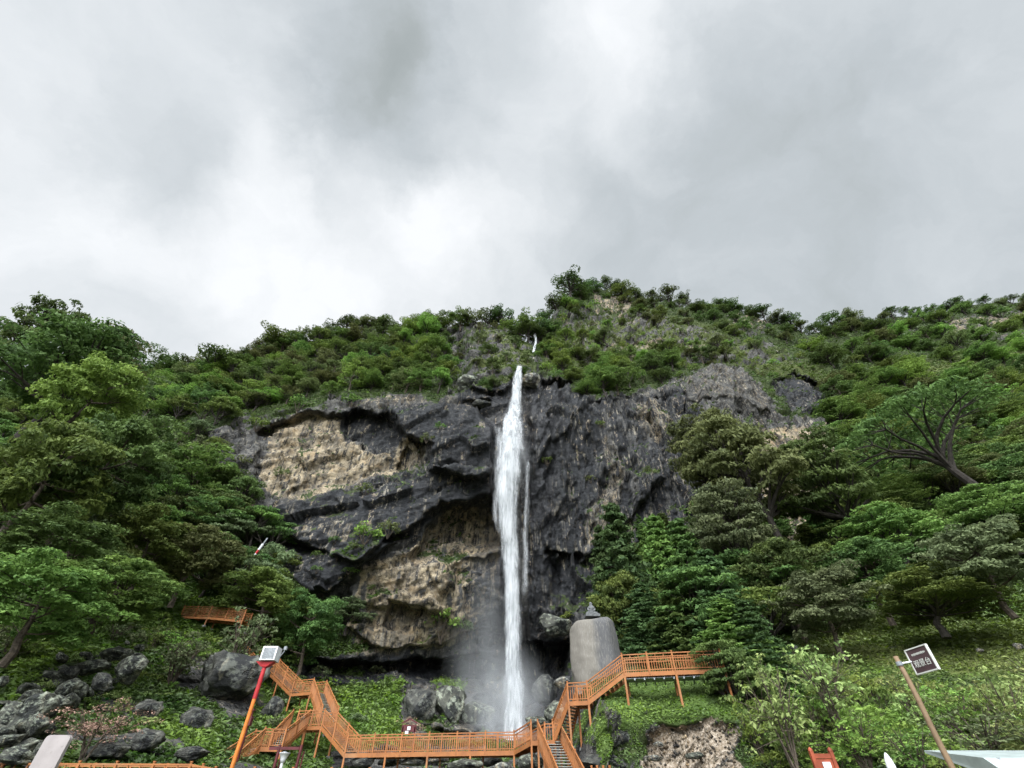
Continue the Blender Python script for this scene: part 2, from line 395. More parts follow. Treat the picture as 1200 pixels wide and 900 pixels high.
# --- masks
def mask(poly, soft=6): return sstep(-soft, soft, sdist(poly, JX, JY))
rock_polys = [
  [(250, 508), (285, 490), (385, 480), (385, 468), (455, 462), (520, 466), (560, 452), (600, 440), (626, 440), (628, 872), (560, 872), (490, 868), (470, 850), (470, 800), (350, 806), (350, 776), (440, 765), (400, 745), (380, 700), (340, 680), (320, 640), (290, 612), (262, 575), (247, 540)],
  [(620, 428), (650, 440), (690, 464), (740, 460), (800, 444), (835, 428), (868, 426), (905, 470), (915, 482), (1000, 500), (985, 640), (820, 650), (760, 640), (735, 660), (720, 700), (700, 730), (690, 800), (660, 850), (640, 870), (600, 870)],
  [(905, 450), (930, 434), (975, 452), (972, 486), (925, 484)],
  [(205, 770), (300, 765), (310, 830), (260, 860), (200, 840)],
  [(390, 876), (690, 872), (740, 905), (740, 960), (390, 960)]]
band_polys = [[(638, 372), (660, 362), (720, 360), (778, 374), (850, 396), (905, 410), (900, 428), (830, 426), (760, 426), (690, 424), (640, 424)], [(503, 396), (540, 381), (570, 378), (612, 396), (632, 420), (628, 440), (600, 470), (520, 466), (538, 440)], [(1100, 372), (1240, 366), (1240, 398), (1110, 395)]]
half_polys = [[(503, 398), (540, 381), (570, 378), (612, 396), (624, 440), (600, 470), (520, 466), (538, 440), (520, 425)], [(-60, 900), (-60, 850), (60, 780), (140, 765), (175, 800), (170, 850), (235, 880), (330, 905), (330, 960), (-60, 960)],
  [(640, 372), (720, 364), (775, 376), (840, 392), (830, 424), (760, 424), (640, 425)],
  [(830, 395), (905, 402), (940, 420), (850, 428)], [(695, 343), (745, 352), (730, 370), (695, 372)],
  [(850, 365), (905, 372), (900, 392), (850, 385)], [(1105, 372), (1210, 366), (1210, 392), (1110, 395)], [(1050, 385), (1075, 385), (1075, 400), (1050, 400)],
  [(130, 480), (170, 480), (180, 520), (140, 520)], [(670, 830), (700, 815), (740, 840), (745, 905), (680, 890)]]
rock = np.zeros_like(PX)
for p_ in rock_polys: rock = np.maximum(rock, mask(p_, 4))
for p_ in band_polys: rock = np.maximum(rock, .8 * mask(p_, 6))
for p_ in half_polys: rock = np.maximum(rock, .62 * mask(p_, 8))
tan_polys = [
  [(316, 505), (345, 488), (400, 490), (408, 520), (440, 528), (480, 514), (500, 520), (500, 545), (440, 556), (380, 575), (330, 588), (305, 570)],
  [(355, 600), (385, 595), (400, 610), (430, 605), (440, 575), (446, 576), (440, 612), (432, 628), (400, 640), (370, 625), (345, 625)],
  [(425, 668), (470, 655), (505, 622), (522, 592), (560, 590), (588, 600), (588, 700), (560, 745), (500, 762), (440, 765), (405, 740), (410, 700)],
  [(255, 560), (300, 560), (300, 600), (270, 600)],
  [(690, 600), (712, 560), (700, 520), (712, 510), (735, 560), (728, 600), (700, 640), (680, 650)],
  [(900, 500), (985, 500), (985, 640), (920, 640), (890, 560)], [(740, 470), (770, 468), (790, 500), (770, 520), (745, 495)],
  [(695, 343), (745, 352), (735, 372), (695, 370)], [(640, 372), (770, 372), (760, 384), (640, 388)], [(720, 396), (850, 402), (780, 425), (700, 420)],
  [(480, 800), (600, 800), (640, 860), (480, 862)], [(622, 712), (690, 700), (690, 728), (640, 745)],
  [(380, 740), (460, 745), (440, 775), (380, 765)], [(560, 470), (556, 462), (440, 466), (390, 478)], [(905, 370), (850, 362), (850, 385), (900, 388)],
  [(1105, 372), (1210, 366), (1210, 392), (1110, 395)], [(800, 438), (860, 424), (898, 462), (905, 482), (840, 470), (795, 462)]]
tanw = [.85, .7, .72, .5, .55, .9, .6, .7, .35, .6, .35, .5, .7, .45, .6, .6, .3]
tanm = np.zeros_like(PX)
for p_, w_ in zip(tan_polys, tanw): tanm = np.maximum(tanm, w_ * mask(p_, 4))
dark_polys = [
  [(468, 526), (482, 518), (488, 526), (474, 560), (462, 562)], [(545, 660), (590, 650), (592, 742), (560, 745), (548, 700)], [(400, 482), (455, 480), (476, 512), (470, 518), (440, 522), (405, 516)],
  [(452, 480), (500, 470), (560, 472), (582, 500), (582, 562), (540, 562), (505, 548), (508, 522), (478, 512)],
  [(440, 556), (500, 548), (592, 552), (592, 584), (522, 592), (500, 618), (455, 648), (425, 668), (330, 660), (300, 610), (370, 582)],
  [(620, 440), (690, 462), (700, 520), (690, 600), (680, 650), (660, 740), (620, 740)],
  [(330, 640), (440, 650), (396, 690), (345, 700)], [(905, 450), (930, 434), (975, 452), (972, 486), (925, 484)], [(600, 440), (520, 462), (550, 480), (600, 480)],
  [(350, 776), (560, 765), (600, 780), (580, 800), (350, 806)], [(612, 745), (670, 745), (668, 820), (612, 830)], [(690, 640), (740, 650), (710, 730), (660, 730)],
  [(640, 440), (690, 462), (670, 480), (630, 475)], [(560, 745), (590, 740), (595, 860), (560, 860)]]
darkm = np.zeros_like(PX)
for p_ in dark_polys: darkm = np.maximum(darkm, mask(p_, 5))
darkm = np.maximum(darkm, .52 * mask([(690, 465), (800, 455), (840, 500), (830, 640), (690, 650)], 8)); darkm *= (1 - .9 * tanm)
lush_polys = [[(330, 806), (470, 800), (560, 780), (580, 800), (480, 850), (460, 880), (330, 880)], [(670, 850), (690, 815), (740, 795), (860, 800), (890, 840), (745, 850), (700, 890)],
  [(900, 790), (1000, 740), (1260, 720), (1260, 800), (1100, 790), (980, 800)], [(120, 680), (180, 650), (250, 700), (300, 720), (240, 770), (160, 760), (0, 800), (0, 770)],
  [(485, 745), (545, 735), (555, 752), (490, 765)], [(0, 800), (80, 790), (60, 830), (0, 840)], [(180, 840), (260, 850), (250, 890), (170, 870)], [(300, 800), (370, 830), (390, 880), (300, 850)]]
lush = np.zeros_like(PX)
for p_ in lush_polys: lush = np.maximum(lush, mask(p_, 12))
yel_polys = [[(700, 372), (760, 368), (840, 390), (950, 425), (990, 460), (930, 445), (860, 425), (700, 430), (640, 430), (640, 400)], [(560, 382), (620, 400), (622, 440), (590, 460), (560, 450)], [(980, 450), (1200, 400), (1260, 520), (1000, 600)], [(900, 770), (1000, 720), (1260, 730), (1260, 800)]]
yel = np.zeros_like(PX)
for p_ in yel_polys: yel = np.maximum(yel, mask(p_, 10))
yel *= np.where(PY < 520, .45, .85)
soil = sstep(-3, 4, sdist([(748, 890), (756, 862), (782, 848), (800, 851), (820, 842), (850, 847), (868, 868), (862, 884), (872, 905), (850, 925), (770, 925)], PX + 2.2 * jx, PY + 2.2 * jy))
wet = mask([(560, 440), (660, 440), (660, 520), (640, 700), (660, 860), (540, 860), (560, 700), (570, 560)], 14)
# --- world position, then noise in world space
ry = CT - (450 - PY) / F * ST; k_ = D / ry
WX = (PX - 600) / F * k_; WZ = (ST + (450 - PY) / F * CT) * k_; WY = D.copy()
pw = np.stack([WX.ravel(), WY.ravel(), WZ.ravel()], 1)
rk = rock.ravel(); tn = tanm.ravel()
wp = pw + 2.2 * np.stack([fbm(pw / 9, 3, 60), fbm(pw / 9, 3, 63), fbm(pw / 9, 3, 66)], 1)
rot = np.array([[.9, 0, .42], [0, 1, 0], [-.42, 0, .9]])
wp = pw + 1.2 * np.stack([fbm(pw / 9, 3, 60), fbm(pw / 9, 3, 63), fbm(pw / 9, 3, 66)], 1)
wt = wp @ rot.T
L1f, _ = facet(wt / np.array([10, 7, 5]), 100, .5); L2f, e2 = facet(wt / np.array([4.5, 4, 2.2]) + 5, 110, .7); L3f, _ = facet(wt / np.array([1.7, 1.7, .8]) + 9, 120, .6)
rotv = np.array([[.99, 0, -.12], [0, 1, 0], [.12, 0, .99]]); wv = wp @ rotv.T
R1f, _ = facet(wv / np.array([4.2, 6, 11]), 130, .7); R2f, _ = facet(wv / np.array([1.8, 3, 5.2]) + 5, 140, .7); R3f, _ = facet(wv / np.array([.8, 1.5, 2.0]) + 9, 150, .6)
low = fbm(pw / 26, 3, 80)
near = np.clip(pw[:, 1] / 80, .35, 1)
left = pw[:, 0] < 1.5
dk = darkm.ravel(); stn = sstep(.2, .6, tn)
rb = np.array([[.88, 0, .47], [0, 1, 0], [-.47, 0, .88]]); wb = (pw + .8 * np.stack([fbm(pw / 4, 3, 70)] * 3, 1)) @ rb.T
bed = np.abs(fbm(wb / np.array([9, 9, 1.5]), 4, 160)); bed2 = 1 - 2 * np.abs(fbm(wb / np.array([4, 4, .55]), 3, 165))
disp_l = 1.15 * L1f + .6 * L2f * (1 - .5 * dk) + .2 * L3f * (1 - .65 * dk) - 1.3 * (bed - .15) * (1 - .4 * dk) + .13 * bed2 * (1 - .6 * dk)
disp_l = disp_l * (1 - .35 * stn)
jn = fbm(wv / np.array([1.6, 4, 9]), 4, 170)
disp_rr = 1.25 * R1f + .6 * R2f + .28 * R3f + .5 * np.abs(jn)
disp_r = (np.where(left, disp_l, disp_rr) + .16 * fbm(wp / 1.3, 4, 90)) * near
hill = (PY.ravel() < 432); disp_r = disp_r - hill * .9 * (1 - 2 * np.abs(fbm(wb / np.array([16, 16, 2.4]), 2, 175)))
disp_r = disp_r * (1 - .65 * np.exp(-((PX.ravel() - 602) / 26) ** 2))
disp_v = (1.6 * fbm(pw / 8, 4, 84) + .5 * L2f) * near
w_ = sstep(.3, .7, rk); disp = disp_r * w_ + disp_v * (1 - w_) + 1.3 * low * near
edge = np.minimum(sstep(0, .08, t), 1)[:, None] * np.ones_like(PX)
disp *= np.clip(edge.ravel(), .3, 1)
WY2 = WY + disp.reshape(PX.shape)
WX2 = WX + (.2 * fbm(wp / 2.2, 3, 95) * near).reshape(PX.shape); WZ2 = WZ + (.2 * (fbm(wp / 2.4, 3, 97)) * near * w_).reshape(PX.shape)
G = np.stack([WX2, WY2, WZ2], 2)                   # NR x NC x 3
# back of the ridge (rolls away behind the skyline) and the apron towards the viewer
back = []
for j, (dy, dz) in enumerate([(3, .2), (7, -.6), (13, -3), (22, -8), (40, -20), (80, -48)]):
    b_ = G[-1].copy(); b_[:, 1] += dy; b_[:, 2] += dz + .8 * fbm(np.c_[b_[:, 0] / 5, b_[:, 1] / 5, b_[:, 1] * 0], 2, 30 + j); back.append(b_)
front = []
for j, s_ in enumerate([.0, .12, .28, .5, .75, 1.0]):
    b_ = G[0].copy(); y0 = b_[:, 1].copy(); z0 = b_[:, 2].copy()
    b_[:, 1] = y0 - 3 - s_ * 22; b_[:, 2] = z0 + (-2.2 - z0) * sstep(-.1, .55, s_)
    b_[:, 0] *= 1; front.append(b_)
GG = np.concatenate([np.array(front[::-1]), G, np.array(back)], 0)
def ext(a, f0, b0): return np.concatenate([np.repeat(a[:1], len(front), 0), a, np.repeat(a[-1:], len(back), 0)], 0)
nr, nc = GG.shape[:2]
idx = np.arange(nr * nc).reshape(nr, nc)
Fq = np.stack([idx[:-1, :-1].ravel(), idx[:-1, 1:].ravel(), idx[1:, 1:].ravel(), idx[1:, :-1].ravel()], 1)

def rock_material(name, use_att=True, tint=(1, 1, 1), tan_default=.2, dark_default=.3, lichen=.0):
    M_ = Mat(name, .78, .16); v = M_.coord('Object')
    vs_ = M_.coord('Object', (.75, .75, .055)); vt = M_.coord('Object', (.5, .6, 1.9), (0, .35, 0))
    big = M_.noise(v, .22, 5, .6); med = M_.noise(v, 1.1, 7, .62); fine = M_.noise(v, 6, 5, .65)
    strk = M_.noise(vs_, 1.0, 5, .6, .4); strk2 = M_.noise(M_.coord('Object', (.8, .8, .016)), 2.4, 4, .6, .15); lay = M_.noise(vt, .9, 6, .6, .6)
    grey = M_.mix(M_.ss(med, .3, .7), (.042, .041, .042), (.135, .128, .115))
    grey = M_.mix(M_.ss(lay, .42, .6, 0, .55), grey, (.05, .05, .052))
    tan_c = M_.mix(M_.ss(med, .3, .7), (.26, .205, .135), (.42, .345, .235))
    tan_c = M_.mix(M_.ss(lay, .4, .62, 0, .5), tan_c, (.15, .13, .10))
    tan_c = M_.mix(M_.ss(M_.noise(M_.coord('Object', (.28, .28, .1), (0, .3, 0)), 1.6, 6, .65, .5), .44, .62, 0, .85), tan_c, (.115, .10, .082))
    tan_c = M_.mix(M_.ss(M_.noise(v, .5, 5, .6), .52, .66, 0, .6), tan_c, (.36, .26, .15))
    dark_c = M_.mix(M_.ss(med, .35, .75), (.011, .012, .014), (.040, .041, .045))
    ta = M_.att('tan') if use_att else tan_default; da = M_.att('dark') if use_att else dark_default
    jit = M_.math('ADD', M_.math('MULTIPLY', M_.math('SUBTRACT', med, .5), 1.3), M_.math('MULTIPLY', M_.math('SUBTRACT', strk, .5), 3.2))
    def thr(a, lo, hi):
        s_ = M_.math('ADD', a, jit); return M_.ss(s_, lo, hi)
    c = M_.mix(thr(ta, .3, .62), grey, tan_c)
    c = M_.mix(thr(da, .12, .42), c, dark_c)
    # water stains running down the face and pale mineral drips
    st = M_.ss(strk, .5, .6, 0, .85)
    if use_att: st = M_.math('MULTIPLY', st, M_.math('SUBTRACT', 1.0, M_.math('MULTIPLY', ta, .35)))
    c = M_.mix(st, c, (.03, .03, .033))
    pal = M_.math('MULTIPLY', M_.ss(strk2, .54, .66, 0, .6), M_.ss(big, .44, .6))
    c = M_.mix(pal, c, (.34, .30, .235))
    c = M_.mix(M_.math('MULTIPLY', M_.ss(fine, .56, .75, 0, .55), M_.ss(big, .35, .6)), c, (.055, .065, .03))
    dv = M_.N.new('ShaderNodeTexNoise'); dv.inputs['Scale'].default_value = .45; dv.inputs['Detail'].default_value = 6; dv.inputs['Roughness'].default_value = .65; M_.L.new(v, dv.inputs['Vector'])
    dd = M_.N.new('ShaderNodeVectorMath'); dd.operation = 'MULTIPLY_ADD'; M_.L.new(dv.outputs['Color'], dd.inputs[0]); dd.inputs[1].default_value = (3.2, 3.2, 3.2); M_.L.new(M_.coord('Object', (.34, .34, .2), (.2, .5, .1)), dd.inputs[2])
    cr = M_.vor(dd.outputs[0], .8, 'DISTANCE_TO_EDGE')
    c = M_.mix(M_.math('MULTIPLY', M_.ss(cr, 0, .03, .7, 0), M_.ss(big, .42, .55)), c, (.02, .02, .02))
    if lichen: c = M_.mix(M_.ss(M_.noise(v, 2.6, 6, .7), .5, .6, 0, lichen), c, (.42, .43, .38))
    if use_att:
        wt_ = M_.att('wet')
        c = M_.mix(M_.math('MULTIPLY', wt_, .45), c, (.03, .03, .033))
        M_.L.new(M_.math('MULTIPLY_ADD', M_.math('ADD', wt_, M_.math('MULTIPLY', da, .5)), -.42, .85, clamp=True), M_.b.inputs['Roughness'])
        so = M_.ss(M_.math('ADD', M_.att('soil'), jit), .4, .6)
        sc_ = M_.mix(M_.ss(fine, .4, .65), (.20, .155, .11), (.38, .32, .26))
        c = M_.mix(so, c, sc_)
        gr = M_.mix(M_.att('lush'), M_.mix(M_.ss(med, .3, .7), (.022, .034, .012), (.05, .065, .022)), M_.mix(M_.ss(med, .3, .7), (.05, .085, .02), (.085, .13, .03)))
        gr = M_.mix(M_.att('yellow'), gr, M_.mix(M_.ss(med, .3, .7), (.08, .10, .03), (.14, .15, .05)))
        gv = M_.ss(M_.math('ADD', M_.att('veg'), M_.math('MULTIPLY', jit, .8)), .42, .6)
        c = M_.mix(gv, c, gr)
    if tint != (1, 1, 1): c = M_.mix(1.0, c, tint, 'MULTIPLY')
    M_.col(c)
    h = M_.math('ADD', M_.math('MULTIPLY', med, .8), M_.math('MULTIPLY', fine, .3)); h = M_.math('ADD', h, M_.math('MULTIPLY', lay, .6))
    h = M_.math('ADD', h, M_.ss(cr, 0, .05, -.35, 0))
    M_.bump(h, .85, .45); return M_.m
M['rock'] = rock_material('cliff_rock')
M['boulder'] = rock_material('boulder_rock', False, (.95, 1.0, .88), .12, .1, lichen=.45)
M['darkboulder'] = rock_material('dark_boulder_rock', False, (.85, .87, .82), .05, .12, lichen=.2)
M['palerock'] = rock_material('pale_river_rock', False, (1.5, 1.5, 1.45), .35, .0, lichen=.4)

# vegetation cover: everywhere off the rock, plus ledges facing up inside the rock
gx = np.gradient(G, axis=1); gy = np.gradient(G, axis=0); nrm = np.cross(gx, gy); nrm /= (np.linalg.norm(nrm, axis=2, keepdims=True) + 1e-9)
upf = nrm[:, :, 2] * np.sign((nrm * -G).sum(2))      # >0 : faces up while facing the viewer
nz = fbm(pw / 5, 4, 140).reshape(PX.shape)
veg = np.clip(1 - rock, 0, 1)
bandn = (np.sin((wb[:, 2] * 1.0 + 2.5 * fbm(pw / 9, 3, 180)) * 1.15).reshape(PX.shape) * .5 + .5)
veg = np.where((rock > .3) & (rock < .9), np.clip(.38 + .9 * nz + .5 * (bandn - .5) + .3 * (upf > .3), 0, 1), veg)
ledge = sstep(.25, .6, upf) * sstep(-.15, .35, nz) * (1 - wet) * (rock > .3)
veg = np.clip(np.maximum(veg, .85 * ledge), 0, 1) * (1 - soil)
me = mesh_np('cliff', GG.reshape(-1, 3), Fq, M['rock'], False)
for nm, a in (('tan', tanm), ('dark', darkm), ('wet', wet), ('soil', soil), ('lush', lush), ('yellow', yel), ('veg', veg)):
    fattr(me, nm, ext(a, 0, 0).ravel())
cliff = tag(link('cliff', me), kind='structure')

gm = Mat('valley_ground', .95); v = gm.coord()
gm.col(gm.mix(gm.ss(gm.noise(v, .2, 6), .4, .6), (.05, .07, .025), (.11, .1, .07))); gm.bump(gm.noise(v, 2, 6), .5, .2)
g_ = MB(); g_.add([(-4000, -4000, -1.75), (4000, -4000, -1.75), (4000, 4000, -1.75), (-4000, 4000, -1.75)], [(0, 1, 2, 3)])
tag(g_.build('ground', gm.m), kind='structure')

def near_idx(px, py):
    j = int(np.clip(np.searchsorted(cols, px), 1, len(cols) - 1)); s_ = SK[j]
    tt = (py - 945) / (s_ - 945); return int(np.clip(round(tt * (NR - 1)), 0, NR - 1)), j
def ground_at(px, py, k=2):
    i, j = near_idx(px, py); return Vector(G[i, j])
def Yat(px, py): return ground_at(px, py).y
# column heights, so things can be stood on the surface below a world point
GF = GG.reshape(-1, 3)
def drop(x, y, hmax=None):
    d = (GF[:, 0] - x) ** 2 + (GF[:, 1] - y) ** 2
    m_ = d < 2.0
    if not m_.any(): return -1.75
    z = GF[m_, 2]
    if hmax is not None:
        z = z[z < hmax]
        if len(z) == 0: return hmax - 2.5
    return float(np.median(z))
# ================================================================ WATER
def water_mat(name, thr=.45, dens=1.0):
    M_ = Mat(name, .5, .3); v = M_.coord('Object', (1.5, 1.5, .10)); v2 = M_.coord('Object', (3.6, 3.6, .38)); v3 = M_.coord('Object', (.9, .9, .35))
    a = M_.noise(v, 1.0, 5, .65, .6); b = M_.noise(v2, 1.3, 4, .65, .4); c = M_.noise(v3, 1.0, 5, .6)
    s_ = M_.math('ADD', M_.math('MULTIPLY', a, .55), M_.math('MULTIPLY', b, .25)); s_ = M_.math('ADD', s_, M_.math('MULTIPLY', c, .3))
    e = M_.att('edge')
    al = M_.math('SUBTRACT', M_.math('ADD', s_, M_.math('MULTIPLY', M_.math('SUBTRACT', 1.0, e), .58)), thr)
    al = M_.math('MULTIPLY', M_.ss(al, .0, .34), dens)
    M_.col(M_.mix(M_.ss(a, .35, .65), (.46, .48, .50), (.74, .75, .77)))
    M_.b.inputs['Roughness'].default_value = .6
    tr = M_.N.new('ShaderNodeBsdfTranslucent'); tr.inputs[0].default_value = (.62, .64, .66, 1)
    m1 = M_.N.new('ShaderNodeMixShader'); m1.inputs[0].default_value = .45
    M_.L.new(M_.b.outputs[0], m1.inputs[1]); M_.L.new(tr.outputs[0], m1.inputs[2])
    tp = M_.N.new('ShaderNodeBsdfTransparent'); m2 = M_.N.new('ShaderNodeMixShader')
    M_.L.new(al, m2.inputs[0]); M_.L.new(tp.outputs[0], m2.inputs[1]); M_.L.new(m1.outputs[0], m2.inputs[2]); M_.L.new(m2.outputs[0], M_.out.inputs[0])
    M_.bump(s_, .5, .3); return M_.m
M['water'] = water_mat('falling_water', .70, .9); M['veil'] = water_mat('thin_water_veil', .86, .5); M['trickle'] = water_mat('trickle_water', .5, .9)
def curtain(name, path, mat, layers=3, sag=.6, nu=22, seed=0, endfade=False):
    """path: (px, py, halfwidth px, Y). Nested curved curtains of falling water."""
    path = np.array(path, float); pys = np.linspace(path[0, 1], path[-1, 1], 150)
    cx = np.interp(pys, path[:, 1], path[:, 0]); hw = np.interp(pys, path[:, 1], path[:, 2]); Yy = np.interp(pys, path[:, 1], path[:, 3])
    V = []; Fc = []; E = []; n0 = 0
    for l in range(layers):
        sc = 1.12 - .22 * l
        u = np.linspace(-1, 1, nu); U, PYY = np.meshgrid(u, pys); W_ = np.repeat(hw[:, None], nu, 1) * sc
        X_ = cx[:, None] + U * W_; Y_ = Yy[:, None] - sag * (1 + .7 * (layers - l)) * np.sqrt(np.clip(1 - U * U, 0, 1)) * (W_ / 15)
        ryy = CT - (450 - PYY) / F * ST; k = Y_ / ryy
        p = np.stack([(X_ - 600) / F * k, Y_, (ST + (450 - PYY) / F * CT) * k], 2).reshape(-1, 3)
        p[:, 1] += .35 * fbm(p * np.array([1.035, 1.035, 0.287]) + seed + l * 7, 3, 200 + l); p[:, 0] += .3 * fbm(p * np.array([0.575, 0.575, 0.402]) + seed + 30, 3, 210 + l)
        V.append(p); tt_ = np.linspace(0, 1, 150)[:, None]; ends = np.maximum(sstep(.12, 0, tt_), sstep(.86, 1, tt_)) * (1.0 if endfade else 0)
        E.append(np.clip(np.abs(U) ** 1.5 * 1.0 + ends * 1.3 + (.26, .08, .0, -.05)[l], 0, 2).ravel())
        ix = np.arange(150 * nu).reshape(150, nu) + n0; n0 += 150 * nu
        Fc.append(np.stack([ix[:-1, :-1].ravel(), ix[:-1, 1:].ravel(), ix[1:, 1:].ravel(), ix[1:, :-1].ravel()], 1))
    me = mesh_np(name, np.concatenate(V), np.concatenate(Fc), mat, True); fattr(me, 'edge', np.concatenate(E)); return me
fall = [(609, 429, 5, 79.5), (607, 441, 8, 78.9), (605, 458, 10, 78.3), (604, 474, 12, 77.9), (601, 488, 17, 77.4), (600, 505, 21, 76.8), (598, 528, 24, 76.2), (596, 552, 25, 75.8), (593, 578, 22, 75.5), (595, 605, 19, 75.3),
        (598, 640, 16, 75.2), (600, 690, 15, 75.1), (601, 740, 16, 75), (602, 790, 18, 75), (603, 835, 21, 75), (603, 868, 25, 75)]
me = curtain('waterfall', fall, M['water'], 4)
tag(link('waterfall', me), kind='structure')
def stream(nm, path, mat, layers=2, seed=3):
    tag(link(nm, curtain(nm, path, mat, layers, .3, 12, seed, True)), kind='structure')
stream('water_veil', [(619, 520, 2, 76.5), (618, 550, 6, 76), (617, 600, 8, 75.6), (616, 650, 8, 75.3), (614, 720, 8, 75.2)], M['veil'], 2, 11)
stream('side_stream', [(566, 484, 8, 74.6), (576, 490, 10, 74.6), (584, 505, 10, 74.8), (586, 530, 11, 74.8), (583, 560, 11, 74.8), (580, 600, 8, 74.8), (585, 640, 5, 75)], M['veil'], 2, 17)
stream('upper_cascade', [(629, 366, 1.5, 100), (626, 385, 2, 98), (628, 400, 1.5, 96), (625, 415, 2, 93), (622, 428, 1.5, 90)], M['trickle'], 2, 23)

def mist(name, c, dims, dens, ns):
    bpy_me = bpy.data.meshes.new(name); import bmesh
    bm = bmesh.new(); bmesh.ops.create_icosphere(bm, subdivisions=3, radius=1); bm.to_mesh(bpy_me); bm.free()
    m_ = bpy.data.materials.new(name); m_.use_nodes = True; nt = m_.node_tree; N = nt.nodes; L = nt.links; N.clear()
    out = N.new('ShaderNodeOutputMaterial'); pv = N.new('ShaderNodeVolumePrincipled'); pv.inputs['Color'].default_value = (.95, .97, 1, 1)
    tc = N.new('ShaderNodeTexCoord'); ln = N.new('ShaderNodeVectorMath'); ln.operation = 'LENGTH'; L.new(tc.outputs['Object'], ln.inputs[0])
    mr = N.new('ShaderNodeMapRange'); mr.interpolation_type = 'SMOOTHERSTEP'; mr.inputs['From Min'].default_value = 1; mr.inputs['From Max'].default_value = .15
    mr.inputs['To Max'].default_value = dens; L.new(ln.outputs['Value'], mr.inputs['Value'])
    nz_ = N.new('ShaderNodeTexNoise'); nz_.inputs['Scale'].default_value = ns; nz_.inputs['Detail'].default_value = 3; L.new(tc.outputs['Object'], nz_.inputs['Vector'])
    m2 = N.new('ShaderNodeMapRange'); m2.inputs['From Min'].default_value = .35; m2.inputs['From Max'].default_value = .62; L.new(nz_.outputs[0], m2.inputs['Value'])
    mu = N.new('ShaderNodeMath'); mu.operation = 'MULTIPLY'; L.new(mr.outputs[0], mu.inputs[0]); L.new(m2.outputs[0], mu.inputs[1])
    L.new(mu.outputs[0], pv.inputs['Density']); L.new(pv.outputs[0], out.inputs['Volume']); bpy_me.materials.append(m_)
    o = link(name, bpy_me, None, c); o.scale = dims; tag(o, kind='stuff'); return o
mist('spray_mist', P(592, 838, 73.5), (8, 5, 11), .22, 1.6)
mist('spray_mist', P(565, 770, 76), (7, 4, 20), .07, 1.5)
mist('spray_mist', P(600, 535, 75.5), (5.2, 3, 10), .10, 2.0)

# ================================================================ TREES
def leaves(cl, dens, size, seed, up=.35, flat=1.0, low=-.35, stretch=1.5, jitter=.22):
    """cl: rows (x,y,z,rx,ry,rz,tint). returns quads on ragged clump shells"""
    r_ = np.random.default_rng(seed); V = []; T = []
    for x, y, z, rx, ry_, rz, ti in cl:
        n = max(8, int(dens * (rx * ry_ + rx * rz + ry_ * rz) * 1.4))
        d = r_.normal(size=(n * 2, 3)); d /= np.linalg.norm(d, axis=1, keepdims=True); d = d[d[:, 2] > low][:n]; n = len(d)
        rad = r_.uniform(.55, 1.0, (n, 1)) ** .6 * (1 + jitter * fbm(d * 2.2 + x + z, 2, seed)[:, None] * 2)
        c = np.array([x, y, z]) + d * rad * np.array([rx, ry_, rz])
        nn = d * np.array([1, 1, 1.3 / max(flat, .3)]) * .7 + r_.normal(size=(n, 3)) * .45 + np.array([0, 0, up]); nn /= np.linalg.norm(nn, axis=1, keepdims=True)
        a = np.cross(nn, r_.normal(size=(n, 3))); a /= np.linalg.norm(a, axis=1, keepdims=True); b = np.cross(nn, a)
        s = size * r_.uniform(.45, 1.6, (n, 1))
        q = np.stack([c - a * s * stretch / 2, c + b * s * .38 - a * s * .08, c + a * s * stretch / 2 - nn * s * .15, c - b * s * .38 + a * s * .08], 1)
        V.append(q.reshape(-1, 3)); T.append(np.repeat(np.clip(ti + r_.normal(0, .16, n), 0, 1), 4))
    V = np.concatenate(V); return V, np.arange(len(V)).reshape(-1, 4), np.concatenate(T)
def crown_mesh(name, cl, dens, size, seed, mat, **k):
    V, Fc, T = leaves(cl, dens, size, seed, **k); me = mesh_np(name, V, Fc, mat); fattr(me, 'tint', T); return me
